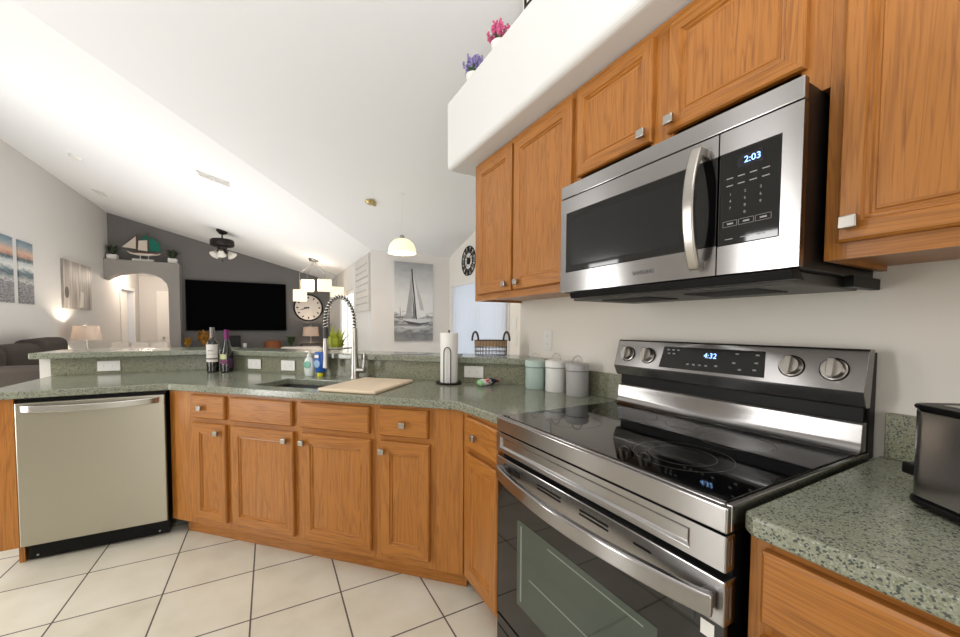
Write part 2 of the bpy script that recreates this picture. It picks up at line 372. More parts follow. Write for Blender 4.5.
# ---- worktops
def slab(name, outer, z0, z1, mats, holes=(), bevel=.006, seg=3):
    bm = bmesh.new(); es = []
    for loop in [outer]+list(holes):
        vs = [bm.verts.new((x, y, z1)) for x, y in loop]
        es += [bm.edges.new((vs[i], vs[(i+1) % len(vs)])) for i in range(len(vs))]
    r = bmesh.ops.triangle_fill(bm, use_beauty=True, use_dissolve=False, edges=es)
    bmesh.ops.dissolve_limit(bm, angle_limit=.01, verts=bm.verts, edges=bm.edges)
    r = bmesh.ops.extrude_face_region(bm, geom=list(bm.faces))
    for v in r['geom']:
        if isinstance(v, bmesh.types.BMVert): v.co.z = z0
    mb = MB(); mb.bm.free(); mb.bm = bm
    return mb.done(name, mats, bevel=bevel, seg=seg)
SK = [D(.485, .112), D(.485, .40), D(1.27, .40), D(1.27, .112)]  # sink cut-out (diagonal frame)
SKx = [tuple(p[:2]) for p in SK]
ws = slab('countertop', [(-2.712, 2.758), (-1.956, 2.758), (-.699, 1.528), (-.676, 1.30), (-.676, 1.192), (-.001, 1.192), (-.001, 1.688), (-1.85, 3.532), (-2.712, 3.532)], .876, .914, GRAN, [SKx])
tag(ws, 'long green speckled stone countertop bending around the sink', 'countertop')
rc = slab('countertop', [(-.675, .355), (-.66, .376), (-.001, .376), (-.001, -.9), (-.675, -.9)], .876, .914, GRAN)
tag(rc, 'short green speckled stone countertop under the toaster, right of the range', 'countertop')
bar = slab('bar_top', [(-2.785, 3.44), (-1.82, 3.44), (-.001, 1.628), (-.001, 2.04), (-1.70, 3.78), (-1.9, 3.92), (-2.72, 3.92), (-2.785, 3.86)], 1.03, 1.068, GRAN)
tag(bar, 'raised green speckled stone breakfast bar top behind the sink', 'bar top')
o = MB().prism([(-2.713, 3.52, .9145), (-1.842, 3.52, .9145), (-.022, 1.69, .9145), (-.001, 1.711, .9145), (-1.834, 3.539, .9145), (-2.713, 3.539, .9145)], (0, 0, .115)).done('backsplash', GRANR)
tag(o, 'long bent stone backsplash with outlets under the bar top', 'backsplash')
o = MB().box((-.021, 1.192, .9145), (-.001, 1.688, 1.032)).done('backsplash', GRANR, bevel=.002)
tag(o, 'short stone backsplash behind the three canisters', 'backsplash')
o = MB().box((-.021, -.9, .9145), (-.001, .364, 1.032)).done('backsplash', GRANR, bevel=.002)
tag(o, 'stone backsplash behind the toaster', 'backsplash')

# ---- cabinet doors (local frame: x width, y back, z up; front faces -y)
def panel_door(name, x0, x1, z0, z1, parent, yf=.005, t=.023, fw=.052, flatfront=False, kx=None, kz=None, knobname='knob', double=False):
    mb = MB(); bm = mb.bm
    def rect(i, y): return [bm.verts.new((x, y, z)) for x, z in ((x0+i, z0+i), (x1-i, z0+i), (x1-i, z1-i), (x0+i, z1-i))]
    if flatfront: steps = [(0, yf+t), (0, yf+.006), (.006, yf)]
    else:
        steps = [(0, yf+t), (0, yf+.005), (.005, yf), (fw, yf), (fw+.004, yf+.006), (fw+.010, yf+.005), (fw+.014, yf+.0105)]
        if double: steps += [(fw+.018, yf+.0105), (fw+.021, yf+.0075), (fw+.026, yf+.0075)]
    rs = [rect(i, y) for i, y in steps]
    bm.faces.new(rs[0])
    H = 1; V = 0
    for a, b in zip(rs, rs[1:]):
        for k in range(4):
            f = bm.faces.new((a[k], a[(k+1) % 4], b[(k+1) % 4], b[k])); f.material_index = H if (k in (0, 2) or flatfront) else V
    f = bm.faces.new(rs[-1]); f.material_index = H if flatfront else V
    o = mb.done(name, [OAKV, OAKH], parent)
    if kx is not None:
        kb = MB(); kb.lathe([(.005, 0), (.005, .012), (.007, .014)], (kx, yf, kz), 10, 'y')
        kb.prism([(kx-.015, yf-.012, kz-.0135), (kx+.015, yf-.012, kz-.0135), (kx+.015, yf-.012, kz+.0135), (kx-.015, yf-.012, kz+.0135)], (0, -.014, 0))
        kb.done(knobname, NICK, o, bevel=.005, smooth=50, seg=3)
    return o
def carcass(parent, x0, x1, z0=.105, z1=.874, yf=.028, depth=.57, rails=(), stiles=(), top=False, fwl=None, fwr=None):
    """face frame, sides, back and bottom as one body"""
    mb = MB(); t = .018; fw = .03
    mb.box((x0, yf, z0), (x0+(fwl or fw), yf+t, z1)); mb.box((x1-(fwr or fw), yf, z0), (x1, yf+t, z1))
    for a, b in stiles: mb.box((a, yf, z0+.045), (b, yf+t, z1-.022))
    mb.mi = 1; xa, xb = x0+(fwl or fw), x1-(fwr or fw)
    mb.box((xa, yf, z0), (xb, yf+t-.001, z0+.045)); mb.box((xa, yf, z1-.022), (xb, yf+t-.001, z1))
    for a, b in rails: mb.box((xa, yf+.0007, a), (xb, yf+t-.001, b))
    mb.mi = 0
    mb.box((x0, yf+t, z0), (x0+.012, yf+depth, z1)); mb.box((x1-.012, yf+t, z0), (x1, yf+depth, z1))
    mb.box((x0+.012, yf+depth-.012, z0), (x1-.012, yf+depth, z1)); mb.mi = 1; mb.box((x0+.012, yf+t, z0), (x1-.012, yf+depth-.012, z0+.015))
    if top: mb.box((x0+.012, yf+t, z1-.015), (x1-.012, yf+depth-.012, z1))
    return mb.done('cabinet_body', [OAKV, OAKH], parent)
def kick(parent, x0, x1, y=.1):
    MB().box((x0, y, .001), (x1, y+.015, .105)).done('toe_kick', OAKH, parent)
def base(label, loc, rot, x0, x1, doors, drawers, depth=.57, name='base_cabinet', stiles=(), kx=None):
    c = thing(name, label, 'cabinet', loc, rot)
    carcass(c, x0, x1, depth=depth, rails=[(.685, .742)], stiles=stiles, fwl=doors[0][0]-x0+.012, fwr=x1-doors[-1][1]+.012)
    if kx is None: kick(c, x0, x1)
    else: kick(c, *kx)
    for a, b, k in drawers: panel_door('drawer_front', a, b, .728, .858, c, flatfront=True, kx=k, kz=.789 if k else None)
    for a, b, k in doors: panel_door('door', a, b, .146, .70, c, kx=k, kz=.655 if k else None)
    return c
base('narrow oak base cabinet between dishwasher and sink cabinet', C1, ROTD, -.03, .421, [(.164, .403, .36)], [(.164, .40, .245)], kx=(-.004, .421))
base('wide oak sink cabinet with two doors under the sink', C1, ROTD, .4215, 1.334, [(.443, .857, .815), (.909, 1.312, .925)], [(.443, .85, None), (.905, 1.304, None)], stiles=[(.852, .912)])
base('oak base cabinet with drawer right of the sink cabinet', C1, ROTD, 1.3345, 1.645, [(1.362, 1.62, 1.382)], [(1.358, 1.612, 1.49)])
mb = MB(); mb.box((1.6455, .028, .105), (1.779, .044, .874)); fp = mb.done('filler_panel', OAKV, loc=C1, rotz=ROTD)
tag(fp, 'vertical oak filler panel at the corner before the range cabinet', 'cabinet panel')
mb = MB(); mb.box((1.6455, .1, .001), (1.775, .112, .104)); o = mb.done('toe_kick', OAKH, fp)
base('narrow oak base cabinet between corner filler and range', (-.690, 1.535, 0), -PI/2, .002, .339, [(.055, .322, None)], [(.055, .322, .155)], depth=.63, kx=(.002, .339))
base('oak base cabinet under the countertop right of the range', (-.68, .372, 0), -PI/2, .004, .62, [(.03, .305, .28), (.32, .6, .345)], [(.03, .6, .31)], depth=.63)

# dishwasher and its end panel
dw = thing('dishwasher', 'stainless steel dishwasher at the left end of the counter', 'dishwasher', (-2.578, 2.758, 0))
MB().box((.002, .035, .1), (.603, .58, .868)).done('body', BLACK, dw)
mb = MB(); mb.box((.003, .004, .112), (.603, .035, .853)); mb.done('door', STEELDW, dw, bevel=.005)
pts = [(.03+.545*k/24, .0-.042*math.sin(PI*k/24)**.55, .825-.006*math.sin(PI*k/24)) for k in range(25)]
MB().tube(pts, .01, rect=(.007, .017)).done('handle', CHROME, dw, bevel=.003, smooth=40)
mb = MB(); mb.box((.006, .075, .012), (.597, .1, .104)); k_ = mb.done('kick_plate', BLACK, dw)
[MB().lathe([(0, .003), (.005, .003), (.005, 0)], (x, .075, .03), 10, 'y').done('screw', NICK, k_) for x in (.04, .55)]
ep = MB().box((-2.668, 2.782, .105), (-2.584, 3.5, .874)).done('end_panel', OAKV, bevel=.001)
tag(ep, 'oak end panel left of the dishwasher', 'cabinet panel')
MB().box((-2.61, 2.84, .001), (-2.588, 3.48, .104)).done('toe_kick', OAKV, ep)

# ---- sink
def basin():
    th = .004; x0, x1, y0, y1 = .467, 1.288, .094, .418; zb, zt = .68, .8755
    mb = MB()
    mb.box((x0, y0, zb), (x1, y1, zb+th))
    mb.box((x0+.02, y0+.02, zb), (x0+.02+th, y1-.02, zt-.002)); mb.box((x1-.02-th, y0+.02, zb), (x1-.02, y1-.02, zt-.002))
    mb.box((x0+.02, y0+.02, zb), (x1-.02, y0+.02+th, zt-.002)); mb.box((x0+.02, y1-.02-th, zb), (x1-.02, y1-.02, zt-.002))
    return mb.done('sink', flat('sink_composite_grey', (82, 82, 84), .4), loc=C1, rotz=ROTD)
sk = basin(); tag(sk, 'dark undermount kitchen sink set into the countertop', 'sink')
MB().lathe([(.04, 0), (.045, .004), (.02, .002), (0, .001)], (.85, .26, .6845), 20).done('drain', CHROME, sk)
# cutting board across the right end of the sink
cb = MB().box((0, 0, 0), (.335, .44, .018)).done('cutting_board', flat('pale_maple', (228, 208, 180), .5, noise=.05, nscale=12), bevel=.006, smooth=40)
v0 = D(.985, .04); cb.location = (v0.x, v0.y, .9145); cb.rotation_euler = (0, 0, ROTD)
tag(cb, 'pale wooden cutting board resting over the right side of the sink', 'cutting board')

# ---- faucet
FB = Vector((-.957, 2.507, .914))
fa = thing('kitchen_faucet', 'tall spring-neck pull-down faucet behind the sink', 'faucet', tuple(FB), ROTD)
MB().lathe([(.03, 0), (.03, .006), (.027, .01), (.026, .02), (.026, .075), (.023, .09), (.02, .2), (.016, .325), (0, .325)], (0, 0, 0), 24).done('faucet_body', NICK, fa, smooth=40)
ap = []
for k in range(45):
    t = k/44; a = PI*t
    ap.append((-.109+.109*math.cos(a), 0, .36+.165*math.sin(a)))
ap = [(0, 0, .30+.06*k/6) for k in range(6)] + ap + [(-.218, 0, .36-.03*k) for k in range(1, 3)]
MB().tube(ap, .0075, 10).done('hose', flat('grey_hose', (58, 58, 58), .5, .2), fa, smooth=60)
def path_at(P, s):
    P = [Vector(p) for p in P]; L = 0; 
    for a, b in zip(P, P[1:]):
        d = (b-a).length
        if L+d >= s: return a+(b-a)*((s-L)/d), (b-a).normalized()
        L += d
    return P[-1], (P[-1]-P[-2]).normalized()
tot = sum((Vector(b)-Vector(a)).length for a, b in zip(ap, ap[1:]))
coil = []; turns = 27
for k in range(turns*12):
    s = tot*k/(turns*12-1); p, t = path_at(ap, s); u = Vector((0, 1, 0)); v = t.cross(u)
    a = 2*PI*k/12; coil.append(p+(u*math.cos(a)+v*math.sin(a))*.0135)
MB().tube(coil, .0036, 6).done('spring', CHROME, fa, smooth=60)
sp = MB().lathe([(0, .30), (.011, .30), (.0125, .27), (.0145, .22), (.0165, .21), (.0165, .10), (.0195, .06), (.0205, .04), (0, .038)], (-.218, 0, .02), 20).done('spray_head', NICK, fa, smooth=40)
MB().lathe([(.0165, .235), (.0175, .24), (.0175, .30), (.013, .305)], (-.218, 0, .02), 18).done('grip', flat('dark_rubber_grip', (60, 58, 56), .5), sp, smooth=40)
mb = MB(); mb.tube([(0, 0, .2), (-.03, 0, .197), (-.12, 0, .19), (-.2, 0, .187)], .006, 8); mb.lathe([(.021, -.01), (.021, .01), (.016, .01), (.016, -.01), (.021, -.01)], (-.218, 0, .187), 20)
mb.done('docking_arm', NICK, fa, smooth=40)
mb = MB(); mb.tube([(0, 0, .055), (.03, -.004, .056), (.078, -.01, .058)], .018, 12)
mb.tube([(.07, -.01, .06), (.074, -.01, .11), (.078, -.01, .165)], [.011, .009, .0075], 8); mb.done('lever', NICK, fa, smooth=50)

# ---- outlets
def outlet(name, w_, h_, label, loc, rot, kind='duplex', tilt=False):
    t = thing(name, label, 'outlet', loc, rot)
    MB().box((-w_/2, -.006, -h_/2), (w_/2, 0, h_/2)).done('cover_plate', PLATE, t, bevel=.002)
    if kind == 'duplex':
        for s in (-1, 1):
            mb = MB()
            if w_ > h_:
                cx_ = s*.023
                mb.box((cx_-.014, -.0075, -.016), (cx_+.014, -.006, .016)); r = mb.done('receptacle', PLATE, t, bevel=.002)
                mb = MB(); mb.box((cx_-.007, -.008, .004), (cx_+.001, -.0074, .006)); mb.box((cx_-.007, -.008, -.006), (cx_+.001, -.0074, -.004)); mb.done('slot', SLIT, r)
            else:
                cz_ = s*.023
                mb.box((-.016, -.0075, cz_-.014), (.016, -.006, cz_+.014)); r = mb.done('receptacle', PLATE, t, bevel=.002)
                mb = MB(); mb.box((-.006, -.008, cz_-.002), (-.004, -.0074, cz_+.007)); mb.box((.004, -.008, cz_-.002), (.006, -.0074, cz_+.007)); mb.done('slot', SLIT, r)
    else:
        MB().box((-.017, -.009, -.033), (.017, -.006, .033)).done('rocker', PLATE, t, bevel=.002)
    return t
outlet('wall_outlet', .12, .07, 'white horizontal outlet above the dishwasher counter', (-2.423, 3.5195, .966), 0)
RR = math.atan2(-1, 1)
def RP(x, z): return (x, 1.668-x, z)
outlet('wall_outlet', .118, .07, 'white horizontal outlet on the backsplash right of the wine bottles', RP(-1.535, .970), RR)
outlet('wall_outlet', .118, .072, 'white horizontal outlet on the backsplash left of the soap bottles', RP(-1.322, .969), RR)
outlet('wall_outlet', .12, .07, 'white horizontal outlet on the backsplash beside the paper towels', RP(-.352, .978), RR)
outlet('wall_outlet', .07, .115, 'white vertical outlet on the wall above the canisters', (-.0005, 1.757, 1.172), -PI/2)
for z in (1.30, 1.085):
    outlet('light_switch', .1, .13, 'white switch plate beside the patio blinds, %s one' % ('upper' if z > 1.2 else 'lower'), (1.179, 3.84, z), -PI/2, 'rocker')['category'] = 'light switch'

# ---- upper cabinets (local x = -world y)
def upper(label, ya, yb, z0, doors, z1=2.205, kz=None, double=False, fw=.052, doff=.035):
    w_ = yb-ya; c = thing('wall_cabinet', label, 'cabinet', (-.352, yb, 0), -PI/2)
    mb = MB(); yf = .02; t = .018; fw_ = .028
    mb.box((0, yf, z0), (doors[0][0]+.012, yf+t, z1)); mb.box((doors[-1][1]-.012, yf, z0), (w_, yf+t, z1))
    for (a, b_) in [(doors[k][1]-.012, doors[k+1][0]+.012) for k in range(len(doors)-1)]: mb.box((a, yf, z0+.04), (b_, yf+t, z1-.045))
    mb.box((0, yf+t, z0), (.014, .3515, z1)); mb.box((w_-.014, yf+t, z0), (w_, .3515, z1)); mb.box((.014, .34, z0+.02), (w_-.014, .3515, z1))
    mb.mi = 1; xa, xb = doors[0][0]+.012, doors[-1][1]-.012
    mb.box((xa, yf, z0), (xb, yf+t-.001, z0+.04)); mb.box((xa, yf, z1-.045), (xb, yf+t-.001, z1))
    mb.box((.014, yf+t, z0+.012), (w_-.014, .34, z0+.022)); mb.box((.014, yf+t, z1-.014), (w_-.014, .34, z1))
    mb.done('cabinet_body', [OAKV, OAKH], c)
    for a, b_, kx in doors:
        panel_door('door', a, b_, z0+doff, 2.175, c, yf=.0, t=.02, kx=kx, kz=kz, double=double, fw=fw)
    return c
upper('tall oak wall cabinet with two doors left of the microwave', 1.183, 2.044, 1.403, [(.044, .408, .372), (.43, .842, .478)], kz=1.472)
upper('short oak wall cabinet above the microwave', .3925, 1.1825, 1.7865, [(.012, .35, .327), (.405, .748, .425)], kz=1.877, double=True, fw=.038, doff=.061)
upper('oak wall cabinet right of the microwave', -.45, .392, 1.403, [(.026, .405, .05), (.42, .80, .775)], kz=1.474, double=True, fw=.038)

# ---- microwave (local: x = -(y), origin at front left bottom)
mw = thing('microwave', 'stainless over-the-range microwave under the short cabinet', 'microwave', (-.428, 1.165, 1.384), -PI/2)
W_ = .765
MB().box((.004, .018, .0), (W_-.004, .427, .4)).done('body', DARKM, mw, bevel=.002)
MB().box((0, 0, .358), (W_, .02, .406)).done('top_strip', STEEL, mw, bevel=.003)
mb = MB(); mb.prism([(0, .0, .002), (.03, .0, .002), (.03, .0, .354), (0, .0, .354)], (0, .02, 0))
mb.box((.03, 0, .30), (.59, .02, .354)); mb.box((.03, 0, .002), (.59, .02, .076))
dr = mb.done('door', STEEL, mw)
wd = MB().box((.0305, -.0008, .0765), (.5895, .018, .2995)).done('window_glass', GLASSB, dr, bevel=.002)
MB().box((.06, -.0012, .10), (.50, -.0008, .272)).done('window_screen', flat('mesh_screen_glass', (20, 20, 21), .12, spec=.6), dr)
for nm, x0, x1, z0, z1 in (('panel_frame_top', .594, W_, .30, .354), ('panel_frame_bottom', .594, W_, .002, .074), ('panel_frame_side', .724, W_, .074, .30)):
    pass
mb = MB(); mb.box((.5935, 0, .301), (W_, .02, .354)); mb.box((.5935, 0, .002), (W_, .02, .073)); mb.box((.727, 0, .073), (W_, .02, .301))
mb.done('control_surround', STEEL, mw)
cp = MB().box((.594, -.0008, .0735), (.7265, .016, .3005)).done('control_panel', GLASSB, mw, bevel=.002)
DISP = flat('display_glow', (150, 190, 255), .5, emit=(150, 195, 255), es=2.2)
GREYT = flat('grey_printed_legend', (150, 150, 150), .6)
MB().box((.637, -.0016, .255), (.691, -.0009, .283)).done('display', flat('display_window', (28, 31, 38), .2), cp)
text('display_digits', '2:03', .021, DISP, cp, (.669, -.002, .269))
for r in range(3):
    for q, ch in enumerate(('123', '456', '789')[r]):
        text('key_lettering', ch, .0085, GREYT, cp, (.622+.033*q, -.0012, .196-.0165*r))
text('key_lettering', '0', .0085, GREYT, cp, (.655, -.0012, .1465))
mb = MB()
for r, z in enumerate((.236, .218)):
    for q in range(4): mb.box((.612+.026*q, -.0012, z-.0015), (.627+.026*q, -.0009, z+.001))
for q in range(3): mb.box((.612+.035*q, -.0012, .0865), (.63+.035*q, -.0009, .0885)); 
mb.done('printed_lettering', GREYT, cp)
for q in range(3):
    mb = MB(); x = .606+.036*q; z = .125
    mb.box((x, -.0012, z-.007), (x+.033, -.0009, z-.0063)); mb.box((x, -.0012, z+.0063), (x+.033, -.0009, z+.007)); mb.box((x, -.0012, z-.007), (x+.0007, -.0009, z+.007)); mb.box((x+.0323, -.0012, z-.007), (x+.033, -.0009, z+.007))
    mb.box((x+.01, -.0012, z-.002), (x+.024, -.0009, z+.002)); mb.done('key_outline', GREYT, cp)
hp = [(.548+.004*math.sin(PI*k/24), -.018-.040*math.sin(PI*k/24)**.8, .022+.31*k/24) for k in range(25)]
MB().tube(hp, .012, rect=(.014, .0075)).done('handle', NICK, dr, bevel=.004, smooth=50, seg=3)
[MB().box((.537, -.02, z), (.561, .0, z+.023)).done('handle_bracket', NICK, dr, bevel=.003) for z in (.022, .311)]
text('logo_lettering', 'SAMSUNG', .0165, flat('logo_grey', (92, 90, 90), .5), dr, (.375, -.001, .036))
mb = MB(); mb.prism([(.055, .004, -.024), (.055, -.003, -.003), (.055, .03, -.001), (.055, .06, -.024)], (.70, 0, 0)); mb.done('lower_vent', BLACK, mw, bevel=.002)
mb = MB(); mb.box((.02, .05, -.03), (.74, .40, -.0005)); us = mb.done('underside', flat('underside_grey', (92, 90, 86), .5, .5), mw, bevel=.004)
for x in (.12, .44):
    mb = MB(); mb.box((x, .1, -.032), (x+.2, .26, -.0305)); [mb.box((x+.005+.0125*k, .1, -.034), (x+.010+.0125*k, .26, -.032)) for k in range(16)]
    mb.done('grease_filter', flat('filter_dark', (48, 47, 46), .5, .5), us)
mb = MB(); mb.box((W_-.006, .25, -.03), (W_+.012, .42, -.002)); mb.done('mounting_bracket', BLACK, mw)

# ---- range (local x = -(y), y back)
rg = thing('electric_range', 'freestanding stainless electric range with black glass cooktop', 'range', (-.702, 1.187, 0), -PI/2)
RW = .803
MB().box((.004, .03, .03), (RW-.004, .66, .905)).done('body', BLACK, rg)
mb = MB(); mb.prism([(0, 0, .872), (RW, 0, .872), (RW, 0, .922), (0, 0, .922)], (0, .015, 0)); mb.box((0, .015, .872), (.012, .66, .9245)); mb.box((RW-.012, .015, .872), (RW, .66, .9245)); mb.box((.012, .012, .9), (RW-.012, .03, .9245))
mb.done('cooktop_frame', STEEL, rg, bevel=.0035, seg=3)
ct = MB().box((.0125, .02, .908), (RW-.0125, .61, .9265)).done('glass_cooktop', GLASSB, rg, bevel=.0015)
RING = flat('burner_ring_grey', (82, 80, 78), .3)
def ring(cx_, cy_, r):
    mb = MB(); n = 64
    for k in range(n):
        a, b_ = 2*PI*k/n, 2*PI*(k+1)/n
        q = [(cx_+rr*math.cos(t), cy_+rr*math.sin(t), .9268) for rr, t in ((r, a), (r, b_), (r-.0018, b_), (r-.0018, a))]
        mb.bm.faces.new([mb.bm.verts.new(p) for p in q])
    mb.done('burner_ring', RING, ct)
for cx_, cy_, r in ((.59, .19, .115), (.59, .19, .078), (.20, .19, .09), (.2, .44, .115), (.59, .44, .09), (.4, .48, .05)): ring(cx_, cy_, r)
# front panel under the cooktop with a pressed rectangle
mb = MB(); bm = mb.bm
def rct(x0, x1, z0, z1, y): return [bm.verts.new((x, y, z)) for x, z in ((x0, z0), (x1, z0), (x1, z1), (x0, z1))]
rs = [rct(0, RW, .799, .868, .03), rct(0, RW, .799, .868, .0), rct(.026, RW-.07, .814, .853, .0), rct(.032, RW-.076, .820, .847, .006)]
for a, b_ in zip(rs, rs[1:]):
    for k in range(4): bm.faces.new((a[k], a[(k+1) % 4], b_[(k+1) % 4], b_[k]))
bm.faces.new(rs[-1]); bm.faces.new(rs[0]); mb.done('front_panel', STEEL, rg, bevel=.002)
# side louvres
for z0, z1 in ((.812, .86), (.708, .77)):
    mb = MB(); [mb.box((RW-.0005, .008+.01*k, z0), (RW+.001, .011+.01*k, z1)) for k in range(2)]; mb.done('side_slot', STEELD, rg)
od = MB().box((.002, .006, .19), (RW-.002, .04, .70)).done('oven_door', GLASSB, rg, bevel=.002)
tb = MB().box((0, .0, .695), (RW, .04, .782)).done('door_top_band', STEEL, od, bevel=.003)
for a, b_ in ((.118, .148), (.243, .352), (.428, .528), (.602, .648)):
    for z in ((.758, .747) if b_ < .6 else (.756,)): MB().box((a, -.0008, z-.0026), (b_, .001, z+.0026)).done('vent_slot', BLACK, tb)
mb = MB(); mb.box((.13, .0048, .30), (.665, .0062, .595)); ow = mb.done('oven_window', GLASSW, od)
mb = MB()
mb.box((.15, .0040, .32), (.158, .0050, .58)); mb.box((.2, .0040, .42), (.64, .0050, .424)); mb.box((.29, .0040, .572), (.63, .0050, .576))
mb.done('window_line', flat('pale_glass_line', (130, 138, 128), .2), ow)
hp = [(.034+.756*k/40, -.014-.05*math.sin(PI*k/40)**.75, .737) for k in range(41)]
hd = MB().tube(hp, .01, rect=(.010, .0215)).done('handle', STEEL, od, bevel=.005, smooth=40, seg=3)
[MB().box((x, -.014, .722), (x+.022, .0, .752)).done('handle_bracket', STEELD, od, bevel=.002) for x in (.036, .762)]
st = MB().box((.757, .0050, .655), (.783, .0055, .685)).done('white_sticker', PLATE, od)
MB().box((.7, .005, .672), (.745, .0056, .69)).done('sticker', flat('small_dark_sticker', (50, 50, 48), .4), od)
MB().box((.002, .006, .045), (RW-.002, .04, .182)).done('storage_drawer', GLASSB, rg, bevel=.002)
# backguard
def prof(name, pts, mat, x0, x1, bevel=.002, smooth=None):
    return MB().prism([(x0, y, z) for y, z in pts], (x1-x0, 0, 0)).done(name, mat, rg, bevel=bevel, smooth=smooth)
pr_ = [(.60, .925)] + [(.60-.0*k+.028*(1-math.cos(PI/2*k/6)), .927+.028*math.sin(PI/2*k/6)) for k in range(1, 7)] + [(.634, .985), (.642, 1.006), (.662, 1.006), (.662, .925)]
prof('backguard_lower', [(.59, .9268), (.604, .93), (.612, .938), (.617, .955), (.620, .985), (.622, 1.0), (.628, 1.006), (.66, 1.006), (.66, .9268)], STEEL, .012, RW-.004, smooth=30)
prof('backguard_body', [(.65, .905), (.65, 1.188), (.692, 1.188), (.692, .905)], BLACK, .008, RW-.002)
prof('backguard_gap', [(.638, 1.0), (.638, 1.055), (.66, 1.055), (.66, 1.0)], BLACK, .012, RW-.008)
FT = [(.604, 1.088), (.606, 1.082), (.622, 1.048), (.63, 1.044), (.65, 1.044), (.668, 1.197), (.640, 1.198), (.634, 1.192)]
cpn = prof('control_backguard', FT, STEEL, .0, RW, bevel=.002)
tilt = math.atan2(.034, .12)  # face leans back
def FP(x, z, off=0):  # point on the slanted face
    y = .600+(z-1.072)*(.034/.12); return (x, y-off*math.cos(tilt), z+off*math.sin(tilt))
mb = MB(); mb.prism([FP(.217, 1.098, .001), FP(.578, 1.098, .001), FP(.570, 1.178, .001), FP(.225, 1.178, .001)], (0, .004, 0)); cd = mb.done('control_display', flat('control_glass', (30, 30, 31), .12, spec=.6), cpn)
p = FP(.405, 1.152, .0015); text('display_digits', '4:32', .026, DISP, cd, p, (PI/2-tilt, 0, 0))
mb = MB()
for x, z in ((.245, 1.166), (.265, 1.166), (.285, 1.166), (.25, 1.152), (.27, 1.152), (.33, 1.118), (.352, 1.118), (.374, 1.118), (.396, 1.118), (.43, 1.12), (.49, 1.165), (.485, 1.135), (.505, 1.115), (.55, 1.165), (.55, 1.14), (.548, 1.118)):
    q = [FP(x-.005, z-.0025, .0012), FP(x+.005, z-.0025, .0012), FP(x+.005, z+.0025, .0012), FP(x-.005, z+.0025, .0012)]
    mb.bm.faces.new([mb.bm.verts.new(a) for a in q])
mb.done('printed_lettering', GREYT, cd)
for i, (x, z, s) in enumerate(((.063, 1.138, 1), (.160, 1.137, 1), (.642, 1.14, 1), (.738, 1.14, 1))):
    kn = MB().lathe([(.029, -.001), (.029, .003), (.026, .004), (.025, .018), (.023, .021), (0, .0215)], (0, 0, 0), 28, 'y').done('knob', NICK, rg, smooth=40)
    kn.location = FP(x, z); kn.rotation_euler = (-tilt, 0, 0)
    MB().lathe([(.0325, -.001), (.0325, .0022), (.0288, .0024), (.0288, -.001)], (0, 0, 0), 28, 'y').done('knob_ring', BLACK, kn)
    MB().box((-.008, -.034, -.025), (.008, -.02, .025)).done('knob_grip', NICK, kn, bevel=.002)

# ---- toaster
ts = thing('toaster', 'brushed steel toaster on the right countertop', 'toaster', (-.345, .256, .915), math.radians(-90-35))
# local x along the long front face, y back
mb = MB()
def rrect(x0, x1, y0, y1, r, z, n=6):
    out = []
    for cx_, cy_, a0 in ((x1-r, y0+r, -PI/2), (x1-r, y1-r, 0), (x0+r, y1-r, PI/2), (x0+r, y0+r, PI)):
        for k in range(n+1): a = a0+PI/2*k/n; out.append((cx_+r*math.cos(a), cy_+r*math.sin(a), z))
    return out
mb.prism(rrect(.003, .297, .003, .177, .03, .018), (0, 0, .168)); mb.done('body', steel('toaster_steel', (150, 146, 144), .2, .2), ts, bevel=.004, smooth=40)
mb = MB(); mb.prism(rrect(0, .3, -.001, .181, .033, .186), (0, 0, .009)); top = mb.done('top_rim', BLACK, ts, bevel=.005, smooth=40)
mb = MB(); [mb.box((.035, y, .1945), (.27, y+.034, .196)) for y in (.035, .108)]; mb.done('bread_slot', flat('slot_steel', (190, 188, 184), .3, 1), top)
mb = MB(); mb.prism(rrect(0, .3, -.001, .181, .033, .006), (0, 0, .013)); mb.done('base', BLACK, ts, bevel=.004, smooth=40)
mb = MB(); mb.box((.001, .02, .018), (.010, .16, .186)); mb.done('end_cap', BLACK, ts, bevel=.004)
mb = MB(); mb.box((-.034, .03, .045), (-.0, .06, .068)); mb.done('lever', BLACK, ts, bevel=.004)
for x in (.03, .25):
    for y in (.03, .14): MB().lathe([(0, 0), (.01, 0), (.01, .007), (0, .007)], (x, y, 0), 12).done('foot', BLACK, ts)

# ---- canisters
def canister(x, y, r, h, rgb, label):
    m_ = flat('enamel_%d' % rgb[0], rgb, .42)
    t = thing('canister', label, 'canister', (x, y, .9145), ROTD-.4, 'kitchen canisters')
    MB().lathe([(0, 0), (r-.002, 0), (r, .003), (r, h), (r-.003, h)], n=40).done('body', m_, t, smooth=40)
    ld = MB().lathe([(r-.004, h-.03), (r+.003, h-.03), (r+.003, h-.004), (r+.001, h+.001), (r-.008, h+.006), (0, h+.008)], n=40).done('lid', m_, t, smooth=40)
    MB().lathe([(r+.0032, h-.0345), (r+.0038, h-.033), (r+.0038, h-.031), (r+.003, h-.03)], n=40).done('rubber_seal', flat('seal_grey_%d' % rgb[0], tuple(int(c*.65) for c in rgb), .6), ld)
    hp = [(-.026*math.cos(PI*k/16), 0, h+.006+.034*math.sin(PI*k/16)) for k in range(17)]
    MB().tube(hp, .0028, 8).done('handle', NICK, ld, smooth=60)
    return t
canister(-.146, 1.685, .055, .150, (178, 196, 186), 'pale mint green lidded canister, nearest the paper towels')
canister(-.112, 1.555, .054, .158, (226, 226, 220), 'white lidded canister between the mint and grey ones')
canister(-.098, 1.412, .054, .155, (172, 170, 168), 'light grey lidded canister nearest the range')

